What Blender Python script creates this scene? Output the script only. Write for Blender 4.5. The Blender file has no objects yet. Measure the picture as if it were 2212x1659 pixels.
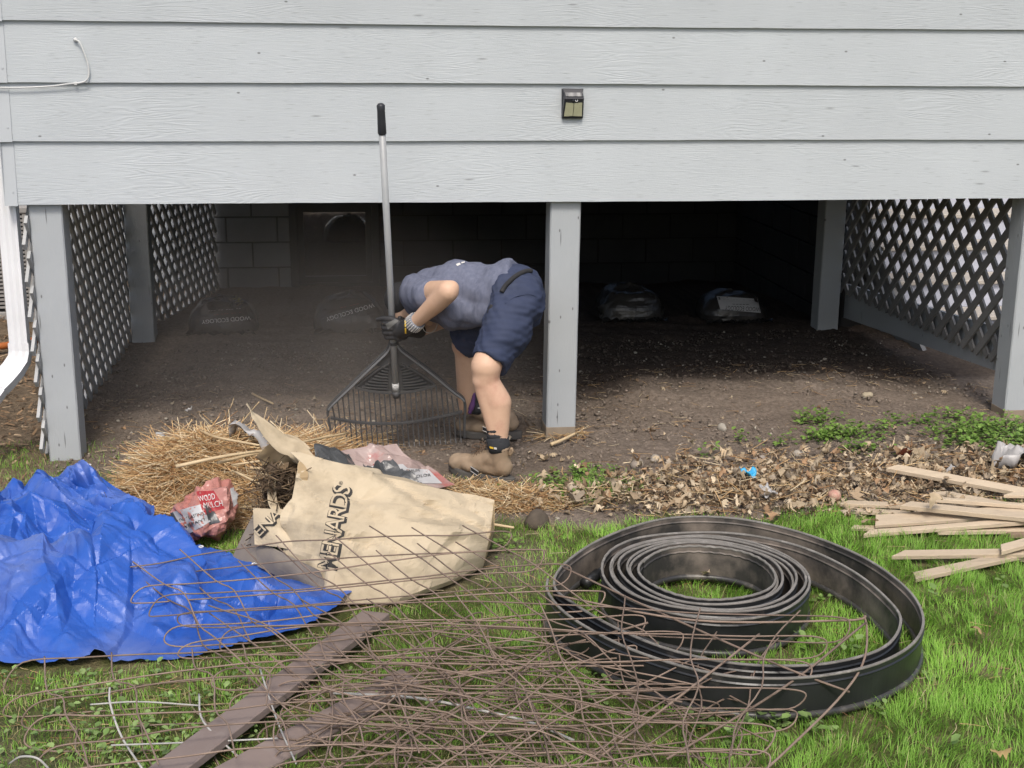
import bpy, bmesh, math, random, zlib, base64
import numpy as np
from mathutils import Vector, Matrix
from mathutils.bvhtree import BVHTree

SC = bpy.context.scene
COL = SC.collection
rad = math.radians

# ------------------------------------------------------------------ camera
CAM_P = np.array([-0.9864, -5.8535, 1.7875])
YAW, PITCH, ROLL, FOC = 0.12603, 0.25010, 0.00724, 2828.28
FWD = np.array([math.sin(YAW) * math.cos(PITCH), math.cos(YAW) * math.cos(PITCH), -math.sin(PITCH)])
_R = np.array([math.cos(YAW), -math.sin(YAW), 0.0])
_U = np.cross(_R, FWD)
RGT = math.cos(ROLL) * _R + math.sin(ROLL) * _U
UPV = -math.sin(ROLL) * _R + math.cos(ROLL) * _U
cd = bpy.data.cameras.new("camera")
cam = bpy.data.objects.new("camera", cd)
COL.objects.link(cam)
cd.sensor_fit = 'HORIZONTAL'
cd.sensor_width = 36.0
cd.lens = 36.0 * FOC / 2212.0
cd.clip_start = 0.05
cd.clip_end = 400.0
_m = Matrix.Identity(4)
for _i in range(3):
    _m[_i][0], _m[_i][1], _m[_i][2], _m[_i][3] = RGT[_i], UPV[_i], -FWD[_i], CAM_P[_i]
cam.matrix_world = _m
SC.camera = cam

# ------------------------------------------------------------------ light
SUN_EL, SUN_AZ = rad(54), rad(186)          # azimuth clockwise from +Y
w = bpy.data.worlds.new("World")
SC.world = w
w.use_nodes = True
wn = w.node_tree
bg = wn.nodes["Background"]
sky = wn.nodes.new("ShaderNodeTexSky")
sky.sky_type = 'NISHITA'
sky.sun_disc = False
sky.sun_elevation = SUN_EL
sky.sun_rotation = SUN_AZ
sky.air_density = 1.0
sky.dust_density = 4.0
sky.ozone_density = 0.6
wn.links.new(sky.outputs[0], bg.inputs[0])
bg.inputs[1].default_value = 0.13
sl = bpy.data.lights.new("sun", 'SUN')
sl.energy = 1.5
sl.angle = rad(13)
sl.color = (1.0, 0.955, 0.89)
so = bpy.data.objects.new("sun", sl)
COL.objects.link(so)
_sd = Vector((math.sin(SUN_AZ) * math.cos(SUN_EL), math.cos(SUN_AZ) * math.cos(SUN_EL), math.sin(SUN_EL)))
so.rotation_euler = (-_sd).to_track_quat('-Z', 'Y').to_euler()
so.location = (-4, -8, 9)
SC.view_settings.view_transform = 'Standard'
SC.view_settings.look = 'None'
SC.view_settings.exposure = 0.52
SC.view_settings.gamma = 1.0
SC.view_settings.use_curve_mapping = False
SC.render.engine = 'CYCLES'
SC.cycles.use_denoising = True
SC.cycles.max_bounces = 6
SC.cycles.diffuse_bounces = 4
SC.cycles.glossy_bounces = 3
SC.cycles.transmission_bounces = 4
SC.cycles.transparent_max_bounces = 8
SC.cycles.volume_bounces = 2
SC.cycles.caustics_reflective = False
SC.cycles.caustics_refractive = False

# ------------------------------------------------------------------ measuring helpers (photo reading -> a place in the world)
def _ray(u, v):
    return FWD + RGT * ((u - 1106.0) / FOC) + UPV * ((829.5 - v) / FOC)

def G(u, v, z=0.0):
    d = _ray(u, v)
    return CAM_P + d * ((z - CAM_P[2]) / d[2])

def W(u, v, Y):
    d = _ray(u, v)
    return CAM_P + d * ((Y - CAM_P[1]) / d[1])

def WX(u, v, X):
    d = _ray(u, v)
    return CAM_P + d * ((X - CAM_P[0]) / d[0])

def PL(u, v, p0, n):
    d = _ray(u, v)
    return CAM_P + d * (np.dot(np.array(p0) - CAM_P, n) / np.dot(d, n))

# ------------------------------------------------------------------ noise
_rs = np.random.default_rng(11)
_LAT = _rs.random((256, 256))
def vnoise(x, y, s, off=0):
    x = np.asarray(x) / s + 17.3 + off * 7.1
    y = np.asarray(y) / s + 41.7 + off * 3.7
    xi = np.floor(x).astype(int); yi = np.floor(y).astype(int)
    fx = x - xi; fy = y - yi
    fx = fx * fx * (3 - 2 * fx); fy = fy * fy * (3 - 2 * fy)
    a = _LAT[xi % 256, yi % 256]; b = _LAT[(xi + 1) % 256, yi % 256]
    c = _LAT[xi % 256, (yi + 1) % 256]; d = _LAT[(xi + 1) % 256, (yi + 1) % 256]
    return a * (1 - fx) * (1 - fy) + b * fx * (1 - fy) + c * (1 - fx) * fy + d * fx * fy
def fbm(x, y, s, o=3, off=0):
    t = 0.0; a = 0.5; n = 0.0
    for k in range(o):
        t = t + a * vnoise(x, y, s / 2 ** k, off + k); n += a; a *= 0.55
    return t / n
def sstep(a, b, x):
    t = np.clip((np.asarray(x) - a) / (b - a), 0, 1)
    return t * t * (3 - 2 * t)

from mathutils import noise as mnoise
def pf(p, s, o): return mnoise.noise(Vector(((p[0] + o) / s, (p[1]) / s, p[2] / s)))
def folds(P, lam, seed, n=5, warp=.07):
    """creased-sheet relief: triangular waves along random directions, so flat facets meet in straight creases (about -1..1)"""
    r = np.random.default_rng(seed); P = np.asarray(P, float); t = np.zeros(len(P))
    wv = np.array([[pf(p, lam * 2.2, seed), pf(p, lam * 2.2, seed + 9), pf(p, lam * 2.2, seed + 17)] for p in P]) * lam * warp * 4
    Q = P + wv
    for k in range(n):
        d = r.normal(0, 1, 3); d /= np.linalg.norm(d); l = lam * r.uniform(.6, 2.0)
        x = (Q @ d) / l + r.random(); x = x - np.floor(x); a = r.uniform(.18, .82)
        t += np.where(x < a, x / a, (1 - x) / (1 - a)) * 2 - 1
    return t / math.sqrt(n) * 1.1
from mathutils.geometry import delaunay_2d_cdt
def facets(n, m, pts, seed, ang=0.0, asp=1.0):
    """creased sheet over an n x m grid: random points at random heights, flat triangles between them (-1..1)"""
    r = np.random.default_rng(seed); ca, sa = math.cos(ang), math.sin(ang)
    P = r.uniform(-.9, 1.9, (int(pts * 4), 2)); h = r.uniform(-1, 1, len(P))
    w = np.stack([(P[:, 0] * ca + P[:, 1] * sa), (-P[:, 0] * sa + P[:, 1] * ca) * asp], -1)
    o = delaunay_2d_cdt([Vector((float(a), float(b))) for a, b in w], [], [], 0, 1e-6)
    V = np.array([v[:] for v in o[0]]); src = np.array([q[0] if q else 0 for q in o[3]]); hh = h[src]
    u, v = np.meshgrid(np.linspace(0, 1, n), np.linspace(0, 1, m), indexing='ij'); gx_ = (u * ca + v * sa).ravel(); gy_ = ((-u * sa + v * ca) * asp).ravel()
    out = np.zeros(n * m); order = np.argsort(gx_); sx = gx_[order]
    for f in o[2]:
        a, b, c = V[f[0]], V[f[1]], V[f[2]]
        lo, hi = np.searchsorted(sx, [min(a[0], b[0], c[0]), max(a[0], b[0], c[0])]); ii = order[lo:hi]
        if not len(ii): continue
        x, y = gx_[ii], gy_[ii]; k = (y >= min(a[1], b[1], c[1])) & (y <= max(a[1], b[1], c[1])); ii, x, y = ii[k], x[k], y[k]
        if not len(ii): continue
        d = (b[1] - c[1]) * (a[0] - c[0]) + (c[0] - b[0]) * (a[1] - c[1])
        if abs(d) < 1e-14: continue
        l0 = ((b[1] - c[1]) * (x - c[0]) + (c[0] - b[0]) * (y - c[1])) / d; l1 = ((c[1] - a[1]) * (x - c[0]) + (a[0] - c[0]) * (y - c[1])) / d; l2 = 1 - l0 - l1
        k = (l0 >= -1e-6) & (l1 >= -1e-6) & (l2 >= -1e-6); out[ii[k]] = (l0 * hh[f[0]] + l1 * hh[f[1]] + l2 * hh[f[2]])[k]
    return out.reshape(n, m)
OCC = {}
def cover(P, pad=1):
    """mark 2 cm cells of the lawn that something lies on"""
    for x, y in zip(np.floor(np.asarray(P)[:, 0] / .02).astype(int), np.floor(np.asarray(P)[:, 1] / .02).astype(int)):
        for i in range(-pad, pad + 1):
            for j in range(-pad, pad + 1): OCC[(x + i, y + j)] = 1
def free(x, y): return np.array([(int(a), int(b)) not in OCC for a, b in zip(np.floor(x / .02), np.floor(y / .02))], bool)
# ------------------------------------------------------------------ ground shape and what grows where
def gz(x, y):
    x = np.asarray(x, float); y = np.asarray(y, float)
    z = 0.016 * np.clip(x, -3, 3) * sstep(-1.4, -0.4, y) * (1 - sstep(1.2, 3.0, y))
    z = z + 0.075 * np.exp(-((y - 0.80) / 0.42) ** 2) * sstep(0.2, 0.6, x) * (1 - sstep(1.55, 2.15, x))
    z = z + 0.05 * np.exp(-((y - 1.3) / 0.6) ** 2) * (1 - sstep(-0.3, 0.4, x)) * sstep(-2.2, -1.6, x)
    z = z - 0.045 * np.clip(y - 2.7, 0, 2.3) * (1 - sstep(2.2, 2.5, np.abs(x)))
    dirt = 1 - lawn(x, y)
    z = z + 0.016 * (fbm(x, y, 0.22, 3, 2) - 0.5) * dirt + 0.012 * (fbm(x, y, 0.9, 2, 5) - 0.5)
    return z
def lawn(x, y):
    x = np.asarray(x, float); y = np.asarray(y, float)
    e = (fbm(x, y, 0.35, 3, 9) - 0.5) * 0.34
    edge = -1.14 + 0.10 * np.clip(-x - 0.3, 0, 1) + 0.0 * x
    g = 1 - sstep(edge - 0.07, edge + 0.07, y + e)
    # bare strip between bag and coil, and patches that grow up to the posts
    for (px, py, rx, ry, a) in ((-0.05, -0.72, .22, .17, .55), (-2.25, -0.45, .35, .3, .5), (-2.75, 0.15, .5, .5, .45), (-0.5, -0.5, .1, .08, .3)):
        g = np.maximum(g, a * np.exp(-(((x - px) / rx) ** 2 + ((y - py) / ry) ** 2) ** 1.5) * (0.5 + fbm(x, y, .12, 2, 4)))
    bare = np.exp(-(((x + 0.42) / .16) ** 2 + ((y + 1.5) / .3) ** 2)) * .75
    bare = bare + np.exp(-(((x + 2.05) / .3) ** 2 + ((y + 2.75) / .3) ** 2)) * .5
    return np.clip(g - bare, 0, 1)

# ------------------------------------------------------------------ object helpers
ORG = {}
def tag(o, label=None, cat=None, group=None, kind=None):
    if label: o['label'] = label
    if cat: o['category'] = cat
    if group: o['group'] = group
    if kind: o['kind'] = kind
    return o

def thing(name, label, cat, loc, group=None):
    o = bpy.data.objects.new(name, None)
    o.empty_display_size = 0.05
    COL.objects.link(o)
    o.location = Vector([float(c) for c in loc])
    ORG[o.name] = np.array([float(c) for c in loc])
    return tag(o, label, cat, group)

def mesh_from(name, V, F):
    me = bpy.data.meshes.new(name)
    V = np.asarray(V, np.float32)
    if isinstance(F, np.ndarray):
        k = F.shape[1]
        me.vertices.add(len(V)); me.vertices.foreach_set('co', V.ravel())
        me.loops.add(F.size); me.loops.foreach_set('vertex_index', F.astype(np.int32).ravel())
        me.polygons.add(len(F))
        me.polygons.foreach_set('loop_start', np.arange(0, F.size, k, dtype=np.int32))
        me.polygons.foreach_set('loop_total', np.full(len(F), k, np.int32))
        me.update(calc_edges=True)
    else:
        me.from_pydata([tuple(map(float, v)) for v in V], [], [tuple(int(i) for i in f) for f in F])
        me.update()
    return me

def link(name, me, m, parent=None, org=None, smooth=False):
    """me holds world coordinates; parent given: a part, else a top-level thing with its origin at org."""
    o = bpy.data.objects.new(name, me)
    COL.objects.link(o)
    if parent is not None:
        org = ORG[parent.name]; o.parent = parent
    elif org is None:
        a = np.empty(len(me.vertices) * 3, np.float32); me.vertices.foreach_get('co', a); a = a.reshape(-1, 3)
        org = np.array([a[:, 0].mean(), a[:, 1].mean(), a[:, 2].min()])
    org = np.asarray(org, float)
    me.transform(Matrix.Translation(Vector([-float(c) for c in org])))
    if parent is None:
        o.location = Vector([float(c) for c in org])
    ORG[o.name] = org
    if m is not None:
        for mm in (m if isinstance(m, (list, tuple)) else [m]):
            me.materials.append(mm)
    if smooth:
        me.polygons.foreach_set('use_smooth', np.ones(len(me.polygons), bool))
    return o

def setcol(me, cols):
    at = me.color_attributes.new('tone', 'FLOAT_COLOR', 'POINT')
    c = np.ones((len(cols), 4), np.float32); c[:, :3] = cols
    at.data.foreach_set('color', c.ravel())

class MB:
    """collects shapes, in world coordinates, into one mesh"""
    def __init__(s): s.V = []; s.F = []; s.n = 0
    def add(s, V, F):
        s.V.extend([tuple(float(c) for c in v) for v in V])
        s.F.extend([tuple(int(i) + s.n for i in f) for f in F]); s.n += len(V); return s
    def box(s, a, b):
        x0, y0, z0 = a; x1, y1, z1 = b
        return s.add([(x0, y0, z0), (x1, y0, z0), (x1, y1, z0), (x0, y1, z0), (x0, y0, z1), (x1, y0, z1), (x1, y1, z1), (x0, y1, z1)],
                     [(0, 3, 2, 1), (4, 5, 6, 7), (0, 1, 5, 4), (1, 2, 6, 5), (2, 3, 7, 6), (3, 0, 4, 7)])
    def bar(s, p, q, ex, ey, wx, wy, taper=1.0):
        p, q, ex, ey = (np.asarray(k, float) for k in (p, q, ex, ey))
        r = []
        for c, t in ((p, 1.0), (q, taper)):
            for sx, sy in ((-1, -1), (1, -1), (1, 1), (-1, 1)):
                r.append(c + ex * sx * wx / 2 * t + ey * sy * wy / 2 * t)
        return s.add(r, [(3, 2, 1, 0), (4, 5, 6, 7), (0, 1, 5, 4), (1, 2, 6, 5), (2, 3, 7, 6), (3, 0, 4, 7)])
    def tube(s, pts, r, n=8, closed=False, caps=True):
        V, F = tube(pts, r, n, closed, caps); return s.add(V, F)
    def mesh(s, name): return mesh_from(name, s.V, s.F)
    def build(s, name, m, parent=None, org=None, smooth=False, bevel=0):
        me = s.mesh(name)
        if bevel: bev(me, bevel)
        return link(name, me, m, parent, org, smooth)

def bev(me, w, seg=1):
    bm = bmesh.new(); bm.from_mesh(me)
    bmesh.ops.bevel(bm, geom=list(bm.edges), offset=w, segments=seg, affect='EDGES', profile=0.5, clamp_overlap=True)
    bm.to_mesh(me); bm.free()

def catmull(P, n=8, closed=False):
    P = [np.asarray(p, float) for p in P]; out = []
    m = len(P)
    for i in range(m if closed else m - 1):
        p1, p2 = P[i], P[(i + 1) % m]
        p0 = P[i - 1] if (closed or i > 0) else 2 * p1 - p2
        p3 = P[(i + 2) % m] if (closed or i < m - 2) else 2 * p2 - p1
        for k in range(n):
            t = k / n
            out.append(0.5 * ((2 * p1) + (p2 - p0) * t + (2 * p0 - 5 * p1 + 4 * p2 - p3) * t * t + (-p0 + 3 * p1 - 3 * p2 + p3) * t ** 3))
    if not closed: out.append(P[-1])
    return np.array(out)

def frames(P, closed=False):
    P = np.asarray(P, float)
    T = np.roll(P, -1, 0) - np.roll(P, 1, 0) if closed else np.gradient(P, axis=0)
    T /= np.linalg.norm(T, axis=1)[:, None] + 1e-12
    up = np.array([0, 0, 1.0]) if abs(T[0][2]) < .9 else np.array([1.0, 0, 0])
    N = np.empty_like(P); n = np.cross(T[0], up); n /= np.linalg.norm(n)
    for i, t in enumerate(T):
        n = n - t * np.dot(n, t); n /= np.linalg.norm(n) + 1e-12; N[i] = n
    return T, N, np.cross(T, N)

def tube(P, r, n=8, closed=False, caps=True):
    P = np.asarray(P, float); T, N, B = frames(P, closed)
    r = np.broadcast_to(np.asarray(r, float), (len(P),))
    a = np.arange(n) * 2 * math.pi / n
    V = (P[:, None] + r[:, None, None] * (np.cos(a)[None, :, None] * N[:, None] + np.sin(a)[None, :, None] * B[:, None])).reshape(-1, 3)
    F = []
    m = len(P)
    for i in range(m if closed else m - 1):
        j = (i + 1) % m
        for k in range(n):
            l = (k + 1) % n
            F.append((i * n + k, i * n + l, j * n + l, j * n + k))
    if caps and not closed:
        F.append(tuple(range(n))[::-1]); F.append(tuple((m - 1) * n + k for k in range(n)))
    return V, F

def sweep(P, prof, closed=False):
    """profile (side, up) swept along a level path"""
    P = np.asarray(P, float)
    T = np.gradient(P, axis=0); T[:, 2] = 0; T /= np.linalg.norm(T, axis=1)[:, None]
    S = np.stack([T[:, 1], -T[:, 0], 0 * T[:, 0]], -1)
    n = len(prof); V = []
    for p, s in zip(P, S):
        for (a, b) in prof: V.append(p + s * a + np.array([0, 0, b]))
    F = []
    for i in range(len(P) - 1):
        for k in range(n):
            l = (k + 1) % n
            F.append((i * n + k, (i + 1) * n + k, (i + 1) * n + l, i * n + l))
    F.append(tuple(range(n))); F.append(tuple((len(P) - 1) * n + k for k in range(n))[::-1])
    return V, F

def recalc(me):
    bm = bmesh.new(); bm.from_mesh(me); bmesh.ops.recalc_face_normals(bm, faces=bm.faces); bm.to_mesh(me); bm.free()

def grid_faces(n, m, wrap=False):
    idx = np.arange(n * m).reshape(n, m)
    if wrap: idx = np.concatenate([idx, idx[:, :1]], 1)
    return np.stack([idx[:-1, :-1], idx[1:, :-1], idx[1:, 1:], idx[:-1, 1:]], -1).reshape(-1, 4)

# ------------------------------------------------------------------ materials
def srgb(r, g, b):
    f = lambda c: c / 12.92 if c <= 0.04045 else ((c + 0.055) / 1.055) ** 2.4
    return tuple(f(c / 255.0) for c in (r, g, b))

def pmat(name, c1, c2=None, scale=6.0, rough=0.8, bump=0.2, bscale=60.0, stretch=(1, 1, 1), spec=0.35, metal=0.0,
         attr=False, detail=4.0, dist=0.003, c3=None, c3scale=2.0, c3cut=(.55, .7), rand=0.0, transl=0.0, wave=None):
    m = bpy.data.materials.new(name); m.use_nodes = True
    nt = m.node_tree; N = nt.nodes; L = nt.links
    b = N["Principled BSDF"]
    b.inputs['Roughness'].default_value = rough
    b.inputs['Metallic'].default_value = metal
    b.inputs['Specular IOR Level'].default_value = spec
    tc = N.new('ShaderNodeTexCoord'); mp = N.new('ShaderNodeMapping')
    mp.inputs['Scale'].default_value = stretch
    L.new(tc.outputs['Object'], mp.inputs['Vector'])
    vec = mp.outputs[0]
    oi = N.new('ShaderNodeObjectInfo')
    sc_ = N.new('ShaderNodeVectorMath'); sc_.operation = 'SCALE'; sc_.inputs[0].default_value = (13.7, 7.9, 5.3)
    L.new(oi.outputs['Random'], sc_.inputs['Scale'])
    ad = N.new('ShaderNodeVectorMath'); ad.operation = 'ADD'
    L.new(vec, ad.inputs[0]); L.new(sc_.outputs[0], ad.inputs[1]); vec = ad.outputs[0]
    def noise(s, d=detail, ro=.6):
        n = N.new('ShaderNodeTexNoise'); n.inputs['Scale'].default_value = s; n.inputs['Detail'].default_value = d
        n.inputs['Roughness'].default_value = ro; L.new(vec, n.inputs['Vector']); return n.outputs[0]
    def mix(f, a, c, bt='MIX'):
        x = N.new('ShaderNodeMix'); x.data_type = 'RGBA'; x.blend_type = bt
        if isinstance(f, float): x.inputs[0].default_value = f
        else: L.new(f, x.inputs[0])
        for k, val in ((6, a), (7, c)):
            if isinstance(val, tuple): x.inputs[k].default_value = (*val, 1)
            else: L.new(val, x.inputs[k])
        return x.outputs[2]
    def ramp(f, a, c):
        r = N.new('ShaderNodeMapRange'); r.inputs[1].default_value = a; r.inputs[2].default_value = c; L.new(f, r.inputs[0]); return r.outputs[0]
    col = tuple(c1)
    if c2 is not None:
        col = mix(ramp(noise(scale), .3, .7), tuple(c1), tuple(c2))
    if c3 is not None:
        col = mix(ramp(noise(c3scale, 6.0, .65), *c3cut), col, tuple(c3))
    if attr:
        a = N.new('ShaderNodeAttribute'); a.attribute_name = 'tone'
        col = mix(1.0, col, a.outputs['Color'], 'MULTIPLY')
    if rand:
        hv = N.new('ShaderNodeHueSaturation')
        r = N.new('ShaderNodeMapRange'); r.inputs[3].default_value = 1 - rand; r.inputs[4].default_value = 1 + rand
        L.new(oi.outputs['Random'], r.inputs[0]); L.new(r.outputs[0], hv.inputs['Value'])
        if isinstance(col, tuple): hv.inputs['Color'].default_value = (*col, 1)
        else: L.new(col, hv.inputs['Color'])
        col = hv.outputs[0]
    if isinstance(col, tuple): b.inputs['Base Color'].default_value = (*col, 1)
    else: L.new(col, b.inputs['Base Color'])
    if bump:
        bp = N.new('ShaderNodeBump'); bp.inputs['Strength'].default_value = bump; bp.inputs['Distance'].default_value = dist
        L.new(noise(bscale, 5.0, .65), bp.inputs['Height']); L.new(bp.outputs[0], b.inputs['Normal'])
    if transl:
        t = N.new('ShaderNodeBsdfTranslucent'); ms = N.new('ShaderNodeMixShader'); ms.inputs[0].default_value = transl
        if isinstance(col, tuple): t.inputs[0].default_value = (*col, 1)
        else: L.new(col, t.inputs[0])
        out = N['Material Output']
        L.new(b.outputs[0], ms.inputs[1]); L.new(t.outputs[0], ms.inputs[2]); L.new(ms.outputs[0], out.inputs['Surface'])
    return m

def wood_paint(name, col, grain_axis='x', knots=True, strength=0.42, rand=0.05):
    """painted rough-sawn board: stretched grain relief, knots, fine checks"""
    m = pmat(name, col, tuple(c * .93 for c in col), scale=3.0, rough=.62, bump=0, spec=.3, rand=rand)
    nt = m.node_tree; N = nt.nodes; L = nt.links; b = N["Principled BSDF"]
    tc = N.new('ShaderNodeTexCoord'); oi = N.new('ShaderNodeObjectInfo')
    sc_ = N.new('ShaderNodeVectorMath'); sc_.operation = 'SCALE'; sc_.inputs[0].default_value = (31.7, 17.9, 15.3)
    L.new(oi.outputs['Random'], sc_.inputs['Scale'])
    ad = N.new('ShaderNodeVectorMath'); ad.operation = 'ADD'
    L.new(tc.outputs['Object'], ad.inputs[0]); L.new(sc_.outputs[0], ad.inputs[1])
    def mapped(s):
        q = N.new('ShaderNodeMapping'); q.inputs['Scale'].default_value = s; L.new(ad.outputs[0], q.inputs['Vector']); return q.outputs[0]
    st = (1.6, 14, 14) if grain_axis == 'x' else (14, 14, 1.6)
    # warped rings give cathedral grain
    n1 = N.new('ShaderNodeTexNoise'); n1.inputs['Scale'].default_value = .9; n1.inputs['Detail'].default_value = 2
    L.new(mapped(st), n1.inputs['Vector'])
    mu = N.new('ShaderNodeMath'); mu.operation = 'MULTIPLY'; mu.inputs[1].default_value = 120; L.new(n1.outputs[0], mu.inputs[0])
    si = N.new('ShaderNodeMath'); si.operation = 'SINE'; L.new(mu.outputs[0], si.inputs[0])
    st2 = (5, 90, 90) if grain_axis == 'x' else (90, 90, 5)
    n2 = N.new('ShaderNodeTexNoise'); n2.inputs['Scale'].default_value = 3.0; n2.inputs['Detail'].default_value = 5; n2.inputs['Roughness'].default_value = .7
    L.new(mapped(st2), n2.inputs['Vector'])
    n3 = N.new('ShaderNodeTexNoise'); n3.inputs['Scale'].default_value = 2.2; L.new(ad.outputs[0], n3.inputs['Vector'])
    r3 = N.new('ShaderNodeMapRange'); r3.inputs[1].default_value = .45; r3.inputs[2].default_value = .65; r3.inputs[4].default_value = .35; L.new(n3.outputs[0], r3.inputs[0])
    m1 = N.new('ShaderNodeMath'); m1.operation = 'MULTIPLY'; L.new(si.outputs[0], m1.inputs[0]); L.new(r3.outputs[0], m1.inputs[1])
    sm = N.new('ShaderNodeMath'); sm.operation = 'ADD'; L.new(m1.outputs[0], sm.inputs[0])
    m2 = N.new('ShaderNodeMath'); m2.operation = 'MULTIPLY'; m2.inputs[1].default_value = 1.6; L.new(n2.outputs[0], m2.inputs[0]); L.new(m2.outputs[0], sm.inputs[1])
    h = sm.outputs[0]
    bp = N.new('ShaderNodeBump'); bp.inputs['Strength'].default_value = strength; bp.inputs['Distance'].default_value = .0022
    L.new(h, bp.inputs['Height']); L.new(bp.outputs[0], b.inputs['Normal'])
    # dark pinholes, nail heads and checks in the paint
    col_in = b.inputs['Base Color'].links[0].from_socket
    def spots(stretch, cut0, cut1, amt, src, gate=.6):
        vo = N.new('ShaderNodeTexVoronoi'); vo.feature = 'F1'; vo.voronoi_dimensions = '2D'; vo.inputs['Scale'].default_value = 1.0; vo.inputs['Randomness'].default_value = 1.0
        sx = N.new('ShaderNodeSeparateXYZ'); L.new(mapped(stretch), sx.inputs[0]); cx = N.new('ShaderNodeCombineXYZ')
        if grain_axis == 'x': L.new(sx.outputs['X'], cx.inputs['X'])
        else:
            pl = N.new('ShaderNodeMath'); pl.operation = 'ADD'; L.new(sx.outputs['X'], pl.inputs[0]); L.new(sx.outputs['Y'], pl.inputs[1]); L.new(pl.outputs[0], cx.inputs['X'])
        L.new(sx.outputs['Z'], cx.inputs['Y']); L.new(cx.outputs[0], vo.inputs['Vector'])
        r = N.new('ShaderNodeMapRange'); r.inputs[1].default_value = cut0; r.inputs[2].default_value = cut1; r.inputs[3].default_value = amt; r.inputs[4].default_value = 0.0
        L.new(vo.outputs['Distance'], r.inputs[0])
        gt = N.new('ShaderNodeSeparateXYZ'); L.new(vo.outputs['Color'], gt.inputs[0]); gg = N.new('ShaderNodeMath'); gg.operation = 'GREATER_THAN'; gg.inputs[1].default_value = gate; L.new(gt.outputs[0], gg.inputs[0])
        gm_ = N.new('ShaderNodeMath'); gm_.operation = 'MULTIPLY'; L.new(r.outputs[0], gm_.inputs[0]); L.new(gg.outputs[0], gm_.inputs[1]); r = gm_
        x = N.new('ShaderNodeMix'); x.data_type = 'RGBA'; L.new(r.outputs[0], x.inputs[0]); L.new(src, x.inputs[6]); x.inputs[7].default_value = (.10, .10, .10, 1)
        return x.outputs[2]
    if knots:
        if grain_axis == 'x':
            c = spots((2.6, 3.0, 5.0), .010, .024, .8, col_in)
            c = spots((1.7, 3.0, 9.0), .015, .05, .45, c, .8)
            c = spots((5, 40, 60), .03, .12, .30, c)
        else:
            c = spots((16, 16, 7.0), .03, .07, .8, col_in)
            c = spots((15, 15, 1.1), .02, .05, .75, c, .3)
        L.new(c, b.inputs['Base Color'])
    return m

M = {}
SID = (.465, .50, .52)
M['siding'] = wood_paint('siding_paint', SID)
M['post'] = wood_paint('post_paint', (.40, .425, .44), 'z')
M['slat'] = pmat('lattice_paint', (.42, .425, .42), (.34, .345, .34), scale=5, rough=.7, bump=.2, bscale=90, rand=.08)
M['slat_shade'] = pmat('lattice_paint_shade', (.24, .24, .235), (.19, .19, .185), scale=5, rough=.7, bump=.2, bscale=90, rand=.08)  # same lattice paint with the shade of its inner faces put into the colour
M['capmetal'] = pmat('corner_metal', (.47, .50, .52), (.44, .47, .49), rough=.4, bump=.05, bscale=20)
M['white_metal'] = pmat('white_enamel', (.78, .79, .80), (.70, .71, .72), scale=4, rough=.35, bump=.03, bscale=15)
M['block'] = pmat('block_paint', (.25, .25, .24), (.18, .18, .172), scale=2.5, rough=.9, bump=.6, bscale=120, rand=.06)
M['block_shade'] = pmat('block_bay_shade', (.035, .036, .038), (.022, .023, .025), scale=2.5, rough=.8, bump=.5, bscale=120, rand=.1)  # same blocks, deep shade of the right bay painted into the colour
M['mortar_shade'] = pmat('mortar_bay_shade', (.02, .02, .02), rough=.9, bump=.4)  # joints between them, darkened by the same painted shade
M['mortar'] = pmat('mortar', (.12, .12, .115), (.09, .09, .085), rough=.95, bump=.5, bscale=160)
M['dark_frame'] = pmat('window_frame_paint', (.035, .035, .036), (.05, .05, .05), rough=.45, bump=.05)
M['room_dark'] = pmat('dark_room', (.02, .02, .02), rough=.9, bump=0)
M['underside'] = pmat('joist_wood', (.10, .085, .065), (.07, .06, .05), rough=.9, bump=.3, bscale=40)

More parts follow.
